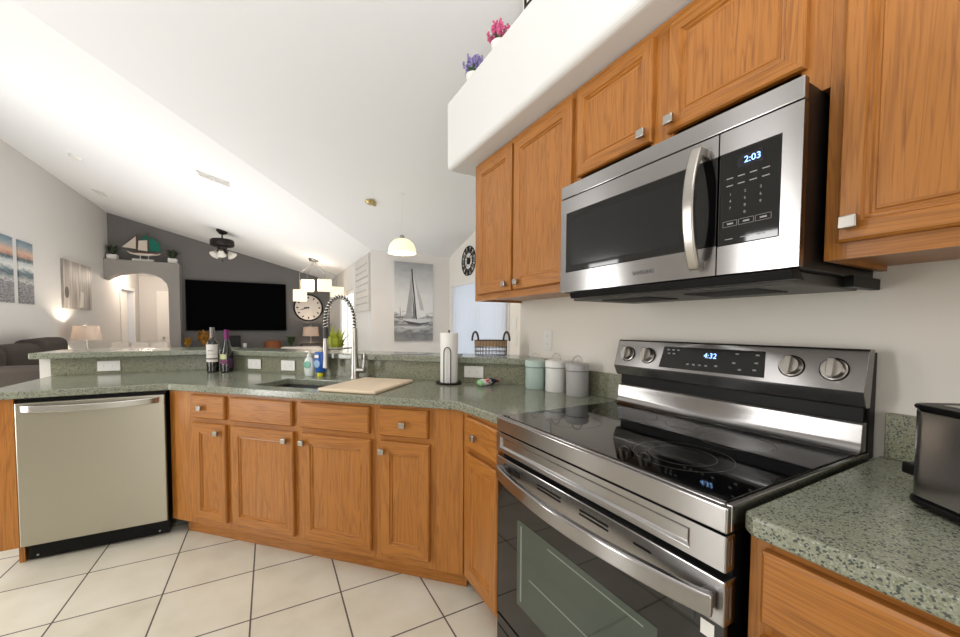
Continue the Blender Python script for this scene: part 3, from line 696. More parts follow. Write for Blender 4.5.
# ---- paper towel
pt = thing('paper_towel_holder', 'black wire paper towel holder on the counter before the bar', 'paper towel holder', (-.505, 2.045, .9145))
mb = MB(); c_ = [(.075*math.cos(2*PI*k/40), .075*math.sin(2*PI*k/40), .006) for k in range(40)]; mb.tube(c_, .003, 6, closed=True)
mb.lathe([(0, .004), (.068, .004), (.068, .008), (0, .008)]); 
for a in (0, 2.1, 4.2): mb.ball((.075*math.cos(a), .075*math.sin(a), .006), .0055)
mb.done('base', WIRE, pt, smooth=60)
mb = MB(); mb.tube([(0, 0, .008), (0, 0, .308)], .004, 8); mb.ball((0, 0, .31), .006); mb.done('rod', WIRE, pt, smooth=60)
A = Vector((-.55, -.83, 0)); B = Vector((.83, -.55, 0)); hoop = []
for s in [(-1, .008)] + [(-1, .008+.18*k/8) for k in range(1, 9)] + [(-math.cos(PI*k/10), .188+.028*math.sin(PI*k/10)) for k in range(1, 10)] + [(1, .188-.18*k/8) for k in range(0, 9)]:
    hoop.append(A*.062+B*.02*s[0]+Vector((0, 0, s[1])))
MB().tube(hoop, .0028, 6).done('tension_arm', WIRE, pt, smooth=60)
pr2 = MB().lathe([(.02, .0095), (.0505, .0095), (.0515, .012), (.0515, .296), (.0505, .299), (.02, .299), (.02, .0095)], n=48).done('paper_towel_roll', flat('paper_white', (238, 236, 232), .9, bump=.5, nscale=90), smooth=40, loc=(-.505, 2.045, .9145))
tag(pr2, 'white paper towel roll on the black wire holder', 'paper towel')

# ---- wire basket on the bar
bk = thing('wire_basket', 'oval wire basket with wooden band on the bar top', 'basket', (-.225, 2.035, 1.0685), math.radians(-28))
ax, ay = .1, .07
el = lambda s, z, n=48: [(ax*s*math.cos(2*PI*k/n), ay*s*math.sin(2*PI*k/n), z) for k in range(n)]
mb = MB()
for s, z in ((.97, .006), (.985, .03), (1.0, .055), (1.02, .098)): mb.tube(el(s, z), .0022, 5, closed=True)
for k in range(30):
    a = 2*PI*k/30; mb.tube([(ax*.97*math.cos(a), ay*.97*math.sin(a), .004), (ax*1.01*math.cos(a), ay*1.01*math.sin(a), .1)], .0015, 5)
for k in range(-4, 5): 
    x = k*.025; yy = ay*.97*math.sqrt(max(0, 1-(x/(ax*.97))**2)); mb.tube([(x, -yy, .004), (x, yy, .004)], .0015, 5)
mb.done('wire_body', flat('bronze_wire', (92, 80, 70), .45, .6), bk, smooth=60)
mb = MB()
for k in range(48):
    a, b_ = 2*PI*k/48, 2*PI*(k+1)/48
    q = [(ax*s*math.cos(t), ay*s*math.sin(t), z) for s, t, z in ((1.0, a, .062), (1.0, b_, .062), (1.02, b_, .096), (1.02, a, .096))]
    q2 = [(ax*s*math.cos(t), ay*s*math.sin(t), z) for s, t, z in ((.97, a, .062), (.97, b_, .062), (.99, b_, .096), (.99, a, .096))]
    mb.bm.faces.new([mb.bm.verts.new(p) for p in q]); mb.bm.faces.new([mb.bm.verts.new(p) for p in q2])
mb.done('wood_band', flat('weathered_wood', (160, 132, 100), .7, noise=.3, nscale=60), bk)
for s in (-1, 1):
    hp = [(s*(ax+.0+.022*math.sin(PI*k/14)*1), -.03+.06*k/14, .09+.06*math.sin(PI*k/14)) for k in range(15)]
    hp = [(s*(ax*1.0-.03+.052*math.sin(PI*k/14*.62)), -.0+.0*k, 0) for k in range(15)] and [(s*(ax-.022+.019*(1-math.cos(PI*k/14))), .0, .094+.056*math.sin(PI*k/14)) for k in range(15)]
    MB().tube(hp, .006, 8).done('handle', flat('dark_leather', (50, 42, 38), .6), bk, smooth=60)

# ---- wine bottles, soaps, small stuff
GLD = flat('dark_bottle_glass', (16, 20, 16), .06, spec=.8)
def bottle(x, y, prof_, label, foil, lab):
    t = thing('wine_bottle', label, 'wine bottle', (x, y, .9145), -.3, 'wine bottles on the counter')
    MB().lathe(prof_, n=32).done('glass', GLD, t, smooth=35)
    foil(t); lab(t); return t
def band(parent, name, r, z0, z1, a0, a1, mat, n=16, r1=None):
    mb = MB(); r1 = r1 or r
    vs = [[mb.bm.verts.new((rr*math.cos(a0+(a1-a0)*k/n), rr*math.sin(a0+(a1-a0)*k/n), z)) for rr, z in ((r, z0), (r1, z1))] for k in range(n+1)]
    for a, b_ in zip(vs, vs[1:]): mb.bm.faces.new((a[0], b_[0], b_[1], a[1]))
    return mb.done(name, mat, parent, smooth=60)
FR = -PI/2+.25
def foil1(t): MB().lathe([(.0155, .245), (.0155, .318), (.0145, .322), (0, .322)], n=24).done('foil_capsule', flat('grey_foil', (112, 108, 104), .35, .7), t, smooth=40)
def lab1(t):
    l = band(t, 'label', .0383, .075, .2, FR-1.25, FR+1.1, flat('cream_label', (222, 218, 210), .6))
    band(l, 'label_stripe', .0386, .093, .103, FR-1.2, FR+1.05, flat('brown_stripe', (110, 98, 88), .6))
    band(l, 'label_print', .0386, .153, .158, FR-.7, FR+.3, flat('grey_print', (120, 120, 124), .6)); band(l, 'label_print', .0386, .13, .133, FR-.8, FR+.7, GREYT)
bottle(-1.80, 3.30, [(0, .002), (.033, 0), (.038, .006), (.038, .19), (.036, .205), (.028, .222), (.017, .238), (.0145, .25), (.0145, .32), (0, .32)], 'wine bottle with large cream label and grey capsule', foil1, lab1)
PUR = flat('purple_foil', (110, 30, 92), .35, .4)
def foil2(t): MB().lathe([(.0165, .235), (.0155, .30), (.0145, .305), (0, .305)], n=24).done('foil_capsule', PUR, t, smooth=40)
def lab2(t):
    l = band(t, 'label', .0413, .095, .13, FR-1.3, FR+.0, flat('yellow_label', (205, 205, 150), .6))
    band(t, 'lower_label', .0413, .06, .088, FR-1.3, FR+.2, flat('purple_label', (120, 62, 96), .6))
    band(t, 'lower_label', .0413, .03, .1, FR+.35, FR+1.5, flat('purple_side_label', (70, 32, 62), .5))
bottle(-1.712, 3.268, [(0, .002), (.036, 0), (.041, .006), (.041, .12), (.038, .145), (.028, .18), (.019, .21), (.0155, .235), (.0145, .303), (0, .303)], 'wine bottle with purple capsule and small yellow label', foil2, lab2)
def ogrid(name, secs, mat, parent=None, n=28, **kw):
    mb = MB(); rings = []
    for z, rx, ry in secs:
        rings.append([mb.bm.verts.new((rx*math.cos(2*PI*k/n), ry*math.sin(2*PI*k/n), z)) for k in range(n)])
    for a, b_ in zip(rings, rings[1:]):
        for k in range(n): mb.bm.faces.new((a[k], a[(k+1) % n], b_[(k+1) % n], b_[k]))
    mb.bm.faces.new(rings[0][::-1]); mb.bm.faces.new(rings[-1])
    return mb.done(name, mat, parent, smooth=45, **kw)
s1 = thing('soap_bottle', 'clear hand soap pump bottle with green label beside the sink', 'soap bottle', (-1.203, 2.78, .9145), ROTD)
ogrid('bottle_body', [(0, .03, .02), (.004, .033, .022), (.05, .040, .024), (.085, .040, .024), (.11, .032, .02), (.125, .018, .015), (.13, .013, .013)], flat('milky_clear_plastic', (214, 222, 216), .2), s1)
mb = MB(); mb.lathe([(.014, .13), (.014, .145), (.006, .147), (.006, .158), (.011, .159), (.011, .166), (0, .167)], n=20); mb.box((-.03, -.005, .159), (.0, .005, .166)); mb.done('pump', PLATE, s1, smooth=40)
MB().lathe([(.0, .0252), (.024, .0246), (.025, .022)], (0, 0, .075), 20, 'y', sx=1.1).done('label', flat('green_teal_label', (110, 178, 150), .4, noise=.5, nscale=60), s1)
s2 = thing('dish_soap_bottle', 'blue upturned dish soap bottle with yellow cap under the faucet', 'soap bottle', (-1.142, 2.716, .9145), ROTD)
MB().lathe([(0, 0), (.02, 0), (.021, .004), (.018, .024), (0, .026)], n=24).done('cap', flat('yellow_cap', (214, 214, 48), .4), s2, smooth=40)
ogrid('bottle_body', [(.025, .02, .015), (.032, .034, .022), (.06, .038, .026), (.10, .040, .027), (.14, .038, .026), (.158, .036, .024), (.163, .03, .02)], flat('blue_detergent', (32, 88, 176), .2), s2)
MB().lathe([(0, .0275), (.02, .0272), (.022, .025)], (-.006, 0, .085), 20, 'y', sx=1.1, sy=1.2).done('label', flat('pale_blue_label', (140, 175, 214), .4, noise=.35, nscale=50), s2)
MB().box((-.022, -.0275, .125), (.008, -.025, .143)).done('white_label', PLATE, s2)
pk = MB()
secs = [(-.062, .008, .007), (-.055, .02, .016), (-.02, .024, .019), (.02, .021, .016), (.05, .018, .01), (.062, .022, .004)]
rings = []
for x, ry, rz in secs: rings.append([pk.bm.verts.new((x, ry*math.cos(2*PI*k/14), .018+rz*math.sin(2*PI*k/14)+.002*math.sin(k*3+x*90))) for k in range(14)])
for a, b_ in zip(rings, rings[1:]):
    for k in range(14): pk.bm.faces.new((a[k], a[(k+1) % 14], b_[(k+1) % 14], b_[k]))
pk.bm.faces.new(rings[0]); pk.bm.faces.new(rings[-1])
mm, nt, b = newmat('snack_wrapper'); tc = nt.nodes.new('ShaderNodeTexCoord'); se = nt.nodes.new('ShaderNodeSeparateXYZ'); nt.links.new(tc.outputs['Generated'], se.inputs[0])
rp = ramp(nt, [(0, lin(150, 200, 140)), (.12, lin(225, 230, 230)), (.3, lin(205, 70, 40)), (.42, lin(235, 240, 245)), (.52, lin(28, 38, 70)), (.85, lin(30, 32, 52)), (.93, lin(170, 50, 50))], 'CONSTANT')
ns = nt.nodes.new('ShaderNodeTexNoise'); ns.inputs['Scale'].default_value = 4; nt.links.new(tc.outputs['Generated'], ns.inputs['Vector'])
ma = nt.nodes.new('ShaderNodeMath'); ma.operation = 'MULTIPLY_ADD'; ma.inputs[1].default_value = .5; nt.links.new(ns.outputs['Fac'], ma.inputs[0]); nt.links.new(se.outputs[0], ma.inputs[2])
m2 = nt.nodes.new('ShaderNodeMath'); m2.operation = 'SUBTRACT'; m2.inputs[1].default_value = .25; nt.links.new(ma.outputs[0], m2.inputs[0]); nt.links.new(m2.outputs[0], rp.inputs[0]); nt.links.new(rp.outputs[0], b.inputs['Base Color']); b.inputs['Roughness'].default_value = .25
pk = pk.done('sponge_packet', mm, smooth=60, loc=(-.345, 1.915, .9145), rotz=math.radians(20)); pk.scale = (1.25, 1.25, 1.1); pk.location = (-.335, 1.885, .9145); tag(pk, 'small crumpled colourful plastic packet by the paper towels', 'packet')
mgz = MB().box((-.11, -.08, 0), (.11, .08, .004)).done('magazine', flat('glossy_grey_cover', (150, 150, 152), .2), loc=(-.62, 2.42, 1.0685), rotz=-.5); tag(mgz, 'thin flat grey magazine lying on the bar behind the paper towels', 'magazine')
mm2 = MB(); mm2.tube([(0, 0, .003), (.03, .01, .004), (.06, .0, .003), (.09, .015, .003)], .003, 6); mm2.tube([(.06, 0, .003), (.085, -.02, .003)], .003, 6)
o = mm2.done('glasses', WIRE, loc=(-.44, 2.2, 1.0695), rotz=-.6); tag(o, 'dark folded glasses lying on the bar left of the basket', 'glasses')

# ---- flowers on the ledge
def flower_pot(x, y, rgb, label, n=60):
    t = thing('flower_pot', label, 'potted flowers', (x, y, 2.631), 0)
    MB().lathe([(0, 0), (.032, 0), (.043, .05), (.045, .056), (.041, .056), (.039, .05), (0, .048)], n=20).done('pot', TRIMW, t, smooth=40)
    g = MB(); f = MB()
    for k in range(n):
        a = random.random()*2*PI; s = random.uniform(.005, .062); h = random.uniform(.115, .17)-s*.35
        p = [(.01*math.cos(a), .01*math.sin(a), .05), (s*.6*math.cos(a), s*.6*math.sin(a), h*.6), (s*math.cos(a), s*math.sin(a), h)]
        g.tube(p, .0016, 4)
        for q in range(7): f.ball((s*math.cos(a)+random.uniform(-.005, .005), s*math.sin(a)+random.uniform(-.005, .005), h-.006*q), .0055)
    for k in range(24):
        a = random.random()*2*PI; s = random.uniform(.02, .05); v = [(0, 0, .055), (s*math.cos(a)*.6+.004, s*math.sin(a)*.6, .09), (s*math.cos(a), s*math.sin(a), .105), (s*math.cos(a)*.6-.004, s*math.sin(a)*.6, .085)]
        g.bm.faces.new([g.bm.verts.new(p) for p in v])
    g.done('stems', flat('leaf_green_%d' % rgb[0], (92, 120, 74), .6), t); f.done('blossoms', flat('blossom_%d' % rgb[0], rgb, .7, noise=.25, nscale=60), t)
flower_pot(-.385, 1.98, (146, 134, 186), 'white pot of purple lavender on the plant ledge')
flower_pot(-.385, 1.70, (206, 92, 138), 'white pot of pink flowers on the plant ledge')
lt = thing('lantern', 'small dark-framed lantern at the top of the plant ledge', 'lantern', (-.40, 1.37, 2.631))
mb = MB(); mb.box((-.04, -.04, 0), (.04, .04, .012)); mb.box((-.04, -.04, .12), (.04, .04, .13)); [mb.box((sx*.036-.004, sy*.036-.004, .012), (sx*.036+.004, sy*.036+.004, .12)) for sx in (-1, 1) for sy in (-1, 1)]
mb.lathe([(.035, .13), (.01, .155), (0, .16)], n=12); mb.done('frame', WIRE, lt)
MB().lathe([(0, .012), (.02, .012), (.02, .07), (0, .07)], n=16).done('candle', TRIMW, lt)

# ================================================================== DINING NOOK
# vertical blinds
vb = thing('vertical_blinds', 'closed white vertical blinds over the patio door', 'blinds', (1.163, 4.78, 0))
MB().box((-.03, -.79, 1.87), (.012, .79, 1.925)).done('headrail', TRIMW, vb)
SLAT = flat('white_vinyl_slat', (222, 225, 230), .5)
nt = SLAT.node_tree; b = nt.nodes['Principled BSDF']; tl = nt.nodes.new('ShaderNodeBsdfTranslucent'); tl.inputs[0].default_value = (.85, .9, .97, 1); ms = nt.nodes.new('ShaderNodeMixShader'); ms.inputs[0].default_value = .3
nt.links.new(b.outputs[0], ms.inputs[1]); nt.links.new(tl.outputs[0], ms.inputs[2]); nt.links.new(ms.outputs[0], nt.nodes['Material Output'].inputs[0])
mb = MB()
for k in range(19):
    y = -.76+k*.0845; a = .07; dx, dy = .047*math.sin(a), .047*math.cos(a)
    mb.prism([(-dx-.012, y-dy, .03), (-.012, y, .03), (dx-.012, y+dy, .03), (dx-.011, y+dy+.001, .03), (-.011, y+.001, .03), (-dx-.011, y-dy+.001, .03)], (0, 0, 1.84))
mb.done('slats', SLAT, vb)
# round metal wall clock
wc = thing('wall_clock', 'round black openwork clock on the white wall above the blinds', 'clock', (1.178, 5.045, 2.215), -PI/2)
mb = MB(); R0 = .215
for r in (R0, .125): mb.tube([(r*math.cos(2*PI*k/48), -.008, r*math.sin(2*PI*k/48)) for k in range(48)], .007, 6, closed=True)
mb.done('rings', WIRE, wc, smooth=60)
mb = MB()
for k in range(12):
    a = PI/2-k*PI/6; u = Vector((math.cos(a), 0, math.sin(a))); v = Vector((-math.sin(a), 0, math.cos(a)))
    for off in (-.022, 0, .022) if k % 3 else (-.03, -.01, .01, .03):
        p0 = u*.135+v*off; p1 = u*(R0-.008)+v*off; mb.tube([p0+Vector((0, -.008, 0)), p1+Vector((0, -.008, 0))], .006, 4)
mb.done('numerals', WIRE, wc)
mb = MB(); mb.lathe([(0, .014), (.05, .014), (.05, .002), (0, .002)], (0, 0, 0), 24, 'y')
for a, l in ((.3, .11), (2.2, .08), (PI/4, .12), (3*PI/4, .12), (5*PI/4, .12), (7*PI/4, .12)): mb.tube([(0, -.012, 0), (l*math.cos(a), -.012, l*math.sin(a))], .004, 4)
mb.done('centre', WIRE, wc)
# sailboat painting
def paintmat():
    m, nt, b = newmat('grey_seascape_wash'); N = nt.nodes; L = nt.links
    tc = N.new('ShaderNodeTexCoord'); se = N.new('ShaderNodeSeparateXYZ'); L.new(tc.outputs['Object'], se.inputs[0])
    no = N.new('ShaderNodeTexNoise'); no.inputs['Scale'].default_value = 7; no.inputs['Detail'].default_value = 6
    mp = N.new('ShaderNodeMapping'); mp.inputs['Scale'].default_value = (1, 1, 2.2); L.new(tc.outputs['Object'], mp.inputs[0]); L.new(mp.outputs[0], no.inputs['Vector'])
    a = N.new('ShaderNodeMath'); a.operation = 'MULTIPLY_ADD'; a.inputs[1].default_value = .26; L.new(no.outputs['Fac'], a.inputs[0]); L.new(se.outputs[2], a.inputs[2])
    mr = N.new('ShaderNodeMapRange'); mr.inputs[1].default_value = -.48; mr.inputs[2].default_value = .74; L.new(a.outputs[0], mr.inputs[0])
    r = ramp(nt, [(0, lin(150, 150, 150)), (.10, lin(120, 121, 122)), (.17, lin(190, 190, 190)), (.22, lin(112, 113, 114)), (.26, lin(205, 205, 204)), (.31, lin(140, 141, 142)), (.36, lin(236, 235, 233)), (.6, lin(226, 226, 225)), (.85, lin(190, 191, 192)), (1, lin(165, 166, 167))])
    L.new(mr.outputs[0], r.inputs[0]); L.new(r.outputs[0], b.inputs['Base Color']); b.inputs['Roughness'].default_value = .6
    return m
sp_ = thing('sailboat_painting', 'tall grey painting of a sailboat on the white nook wall', 'painting', (.563, 5.74, 1.625))
MB().box((-.313, -.03, -.61), (.313, -.001, .61)).done('canvas', paintmat(), sp_)
G = lambda v: flat('paint_grey_%d' % v, (v, v, v+1), .6, noise=.12, nscale=18)
def pshape(nm, pts, v, off): MB().prism([(x, -.0305-off, z) for x, z in pts], (0, -.0006, 0)).done(nm, G(v), sp_)
pshape('painted_sail', [(-.045, .49), (-.075, .2), (-.12, -.1), (-.145, -.27), (-.04, -.26), (-.035, .1)], 172, .0)
pshape('painted_sail', [(-.04, .49), (-.025, .1), (.03, -.25), (-.02, -.26)], 130, .001)
pshape('painted_sail', [(-.03, .47), (.07, .1), (.19, -.18), (.2, -.22), (.04, -.26), (.0, .05)], 230, .001)
pshape('painted_sail', [(-.005, .4), (.12, .05), (.16, -.13), (.1, -.12)], 196, .0017)
pshape('painted_mast', [(-.05, .51), (-.03, .51), (.045, -.27), (.025, -.27)], 62, .0024)
pshape('painted_hull', [(-.19, -.26), (.24, -.265), (.27, -.235), (.26, -.30), (.1, -.34), (-.1, -.325)], 215, .002)
pshape('painted_hull', [(-.18, -.29), (.1, -.33), (.26, -.31), (.1, -.365), (-.08, -.345)], 84, .0028)
pshape('painted_boat', [(-.30, -.23), (-.19, -.22), (-.17, -.245), (-.3, -.255)], 120, .001)
pshape('painted_boat', [(-.235, -.23), (-.23, -.06), (-.21, -.23)], 165, .0015)
pshape('painted_wave', [(-.28, -.37), (.0, -.39), (.26, -.36), (.2, -.4), (-.1, -.42)], 205, .001)
# pendant
pd = thing('pendant_lamp', 'glowing dome glass pendant lamp hanging above the nook', 'pendant lamp', (-.075, 4.3, 0))
SHADE = flat('glowing_frosted_glass', (250, 236, 200), .3, emit=(255, 232, 178), es=.95)
PZ = .07
prf = [(.03, 2.185), (.06, 2.18), (.105, 2.16), (.145, 2.12), (.165, 2.07), (.172, 2.02), (.169, 2.02), (.161, 2.07), (.141, 2.115), (.1, 2.153), (.03, 2.175)]
MB().lathe([(r*.93, z+PZ) for r, z in prf], n=40).done('glass_shade', SHADE, pd, smooth=50)
MB().lathe([(r, z+PZ) for r, z in ((0, 2.225), (.02, 2.225), (.024, 2.22), (.024, 2.20), (.034, 2.195), (.034, 2.183), (0, 2.183))], n=24).done('cap', NICK, pd, smooth=40)
MB().tube([(0, 0, 2.22), (0, 0, zk(4.3)-.012)], .0018, 6).done('cord', TRIMW, pd)
MB().lathe([(0, -.008), (.028, -.006), (.03, 0), (0, 0)], (0, 0, zk(4.3)+.004), 24).done('canopy', CEIL, pd, smooth=40)
pl_ = point('pendant_bulb', (-.075, 4.3, 2.12), 7, .04)
sm = thing('ceiling_spot', 'small brass fixture on the ceiling above the pendant', 'ceiling fixture', (-.386, 4.53, 2.695))
mb = MB(); mb.lathe([(0, -.03), (.03, -.03), (.045, -.012), (.06, -.004), (.06, .004), (0, .004)], n=24); o = mb.done('fixture_base', flat('aged_brass', (190, 170, 120), .3, .9), sm, smooth=40)
mb = MB(); mb.tube([(.02, 0, -.02), (.07, .0, -.03)], .02, 12); mb.done('spot_head', flat('aged_brass_head', (205, 190, 150), .3, .9), sm, smooth=40)
# sign on right living wall
sg = thing('wall_sign', 'tall pale sign board with faint writing on the living room side wall', 'sign', (X0-.001, 6.28, 1.93), -PI/2)
MB().box((-.50, -.03, -.45), (.50, 0, .40)).done('board', flat('whitewashed_board', (196, 192, 186), .7, noise=.08, nscale=9), sg)
mb = MB()
for k, z in enumerate((.27, .17, .07, -.03, -.13, -.23, -.33)):
    x = -.4
    while x < .38:
        l = random.uniform(.05, .14); pts = [(x+l*q/6, -.0312, z+.012*math.sin(q*2.1+k)) for q in range(7)]; mb.tube(pts, .004, 4); x += l+.05
mb.done('lettering', flat('faded_grey_ink', (160, 156, 151), .7), sg)

# ================================================================== LIVING ROOM
tv = thing('television', 'large black wall-mounted flat screen television', 'television', (-2.05, 10.18, 1.675))
MB().box((-.97, -.05, -.55), (.97, 0, .55)).done('frame', BLACK, tv, bevel=.004)
MB().box((-.958, -.0515, -.535), (.958, -.0502, .538)).done('screen', flat('dark_screen', (2, 2, 3), .5, spec=.02), tv)
cl = thing('wall_clock', 'large round white clock with dark frame right of the television', 'clock', (-.59, 10.195, 1.685))
MB().lathe([(.30, 0), (.335, 0), (.335, .03), (.315, .04), (.30, .03), (.30, 0)], (0, 0, 0), 48, 'y').done('frame', DARKM, cl, smooth=40)
MB().lathe([(0, .015), (.302, .015), (.302, .004), (0, .004)], (0, 0, 0), 48, 'y').done('dial', flat('clock_dial', (228, 220, 212), .6), cl)
mb = MB()
for k in range(12): a = k*PI/6; u = Vector((math.cos(a), 0, math.sin(a))); mb.tube([u*.225+Vector((0, -.017, 0)), u*.27+Vector((0, -.017, 0))], .014, 4)
mb.done('numerals', DARKM, cl)
mb = MB(); mb.tube([(-.02, -.02, -.005), (-.17, -.02, -.05)], .008, 4); mb.tube([(.02, -.02, .003), (-.1, -.02, 0)], .011, 4); mb.lathe([(0, .024), (.02, .024), (.02, .016)], (0, 0, 0), 16, 'y'); mb.done('hands', DARKM, cl)
# tv console
cn = thing('media_console', 'long dark low console under the television', 'console', (-1.5, 9.9, 0))
MB().box((-1.5, -.2, .08), (1.35, .24, .69)).done('body', flat('dark_walnut', (62, 48, 40), .5, noise=.2, nscale=10), cn, bevel=.004)
for k in range(4): MB().box((-1.47+.705*k, -.212, .12), (-.785+.705*k, -.2, .66)).done('door', flat('dark_walnut_door', (68, 53, 44), .5), cn, bevel=.003)
for sx in (-1.4, 1.25):
    for sy in (-.15, .2): MB().box((sx-.03, sy-.03, 0), (sx+.03, sy+.03, .08)).done('leg', DARKM, cn)
def leafy(parent, name, n, rad, h, mat, z0=0, wide=.03, seed=1, droop=.3):
    random.seed(seed); g = MB()
    for k in range(n):
        a = random.random()*2*PI; s = rad*random.uniform(.35, 1); hh = h*random.uniform(.5, 1); u = Vector((math.cos(a), math.sin(a), 0)); v = Vector((-u.y, u.x, 0))*wide
        p0 = Vector((0, 0, z0)); p1 = u*s*.5+Vector((0, 0, z0+hh*.75)); p2 = u*s+Vector((0, 0, z0+hh*(1-droop*random.random())))
        f = [p0-v*.2, p0+v*.2, p1+v, p2, p1-v]; vs = [g.bm.verts.new(p) for p in f]; g.bm.faces.new((vs[0], vs[1], vs[2], vs[4])); g.bm.faces.new((vs[4], vs[2], vs[3]))
    return g.done(name, mat, parent)
def pot_plant(loc, label, rgb, rad, h, n, wide, potmat, pr0=.07, ph=.1, seed=1, square=False, name='potted_plant', group=None, droop=.3):
    t = thing(name, label, 'plant', loc, 0, group)
    if square: MB().box((-pr0, -pr0, 0), (pr0, pr0, ph)).done('pot', potmat, t, bevel=.004)
    else: MB().lathe([(0, 0), (pr0*.75, 0), (pr0, ph), (pr0*.9, ph), (0, ph*.9)], n=20).done('pot', potmat, t, smooth=40)
    leafy(t, 'foliage', n, rad, h, flat('leaves_%d_%d' % (rgb[0], seed), rgb, .6, noise=.3, nscale=20), ph*.85, wide, seed, droop); return t
ORP = flat('rust_pot', (140, 80, 45), .6)
pot_plant((-2.66, 9.85, .691), 'rust orange and olive leafy arrangement on the left end of the console', (168, 118, 40), .2, .42, 60, .05, ORP, .08, .1, 3, droop=.6)
pot_plant((-2.955, 9.85, .691), 'small golden leaf arrangement at the console edge beside the arch', (176, 128, 40), .1, .28, 40, .04, ORP, .06, .08, 4, droop=.6)
o = MB().box((-.15, -.1, 0), (.15, .1, .33)).done('speaker', BLACK, loc=(-2.16, 9.85, .691), bevel=.01); tag(o, 'black box speaker on the console behind the wine bottles', 'speaker')
cd_ = thing('candle', 'small white pillar candle on the console under the television', 'candle', (-1.93, 9.85, .691))
MB().lathe([(0, 0), (.04, 0), (.04, .16), (0, .155)], n=20).done('wax', TRIMW, cd_, smooth=40); MB().tube([(0, 0, .155), (.003, 0, .17)], .002, 5).done('wick', BLACK, cd_)
bs = thing('woven_basket', 'round brown woven basket on the console right of the television', 'basket', (-1.38, 9.85, .691))
mb = MB()
for k in range(9):
    r = .13+.04*math.sin(PI*(k+1)/10); mb.tube([(r*math.cos(2*PI*q/28), r*math.sin(2*PI*q/28), .012+.023*k) for q in range(28)], .013, 6, closed=True)
mb.lathe([(0, .004), (.13, .004), (.13, .01), (0, .01)], n=28)
mb.done('basket_body', flat('rust_wicker', (150, 88, 52), .7, noise=.3, nscale=50), bs, smooth=60)
pot_plant((-1.0, 9.85, .691), 'dark green spiky plant on the console left of the lamp', (60, 84, 50), .19, .3, 44, .02, DARKM, .07, .08, 6)
# lamps
LSH = flat('lamp_shade_linen', (210, 200, 190), .8)
def table_lamp(loc, label, h0, rt, rb, sh, power, base_mat, prof_, shade_rgb, es):
    t = thing('table_lamp', label, 'lamp', loc)
    MB().lathe(prof_, n=24).done('lamp_base', base_mat, t, smooth=40)
    m_ = flat('lit_shade_%d' % int(loc[1]*10), shade_rgb, .8)
    nt = m_.node_tree; b = nt.nodes['Principled BSDF']; tl = nt.nodes.new('ShaderNodeBsdfTranslucent'); tl.inputs[0].default_value = (1, .86, .74, 1); ms = nt.nodes.new('ShaderNodeMixShader'); ms.inputs[0].default_value = .13
    nt.links.new(b.outputs[0], ms.inputs[1]); nt.links.new(tl.outputs[0], ms.inputs[2]); nt.links.new(ms.outputs[0], nt.nodes['Material Output'].inputs[0])
    MB().lathe([(rb, h0), (rt, h0+sh), (rt-.004, h0+sh), (rb-.004, h0), (rb, h0)], n=40).done('lamp_shade', m_, t, smooth=40)
    MB().lathe([(0, h0+sh+.03), (.008, h0+sh+.025), (.012, h0+sh+.012), (.006, h0+sh), (.006, h0+sh-.02)], n=12).done('finial', NICK, t, smooth=40)
    point('lamp_bulb', (loc[0], loc[1], loc[2]+h0+sh*.6), power, .03)
    return t
st_ = thing('side_table', 'small dark side table in the corner behind the sofa', 'side table', (-3.99, 8.2, 0))
MB().lathe([(0, .52), (.24, .52), (.24, .55), (0, .55)], n=32).done('table_top', DARKM, st_, smooth=40)
for a in (.5, 2.6, 4.7): MB().tube([(.06*math.cos(a), .06*math.sin(a), .52), (.2*math.cos(a), .2*math.sin(a), 0)], .015, 8).done('leg', DARKM, st_)
table_lamp((-3.99, 8.2, .551), 'lit table lamp with grey tapered shade against the left wall', .455, .15, .185, .225, 26, CHROME, [(0, 0), (.08, 0), (.08, .01), (.02, .02), (.03, .1), (.045, .2), (.02, .34), (.012, .4), (.008, .63), (0, .63)], (176, 170, 164), 0)
table_lamp((-.57, 9.85, .83), 'lit table lamp with pale drum shade below the round white clock', .17, .16, .185, .22, 9, NICK, [(0, 0), (.07, 0), (.07, .012), (.012, .02), (.012, .33), (0, .33)], (214, 196, 184), 0)
c2 = thing('side_console', 'narrow dark table under the drum shade lamp', 'side table', (-.52, 9.9, 0))
# ends at the media console; stands right of it
MB().box((.385, -.15, .0), (.41, .2, .66)).done('leg', DARKM, c2); MB().box((-.28, -.16, .80), (.41, .2, .829)).done('table_top', flat('dark_tabletop', (70, 56, 48), .4), c2, bevel=.003)
for x in (-.27, .385): MB().box((x, -.15, .692 if x < 0 else .66), (x+.022, .19, .80)).done('leg', DARKM, c2)
pot_plant((-.42, 7.0, .001), 'tall yellow-green leafy floor plant by the bright living room window', (150, 160, 44), .30, 1.06, 54, .045, flat('tan_pot', (150, 130, 100), .6), .16, .32, 9, droop=.25)
# sofas
SOFA = flat('dark_taupe_fabric', (60, 52, 46), .9, noise=.12, nscale=40)
sf = thing('sofa', 'dark brown sofa along the left wall beyond the counter end', 'sofa', (-4.22, 5.05, 0))
MB().box((.0, .0, .1), (.97, 2.5, .42)).done('frame', SOFA, sf, bevel=.03, seg=3)
for y in (0, 2.28): MB().box((.0, y, .1), (.95, y+.22, .86)).done('arm', SOFA, sf, bevel=.05, seg=4)
MB().box((0, .22, .42), (.26, 2.28, .9)).done('back', SOFA, sf, bevel=.05, seg=4)
for k in range(3):
    MB().box((.26, .23+.684*k, .42), (.96, .9+.684*k, .58)).done('seat_cushion', SOFA, sf, bevel=.04, seg=4)
    q = MB().box((.05, .1+.73*k, .62), (.34, .82+.73*k, 1.035-.01*k)).done('back_cushion', SOFA, sf, bevel=.09, seg=5); q.rotation_euler = (.03*(k-1), 0, 0)
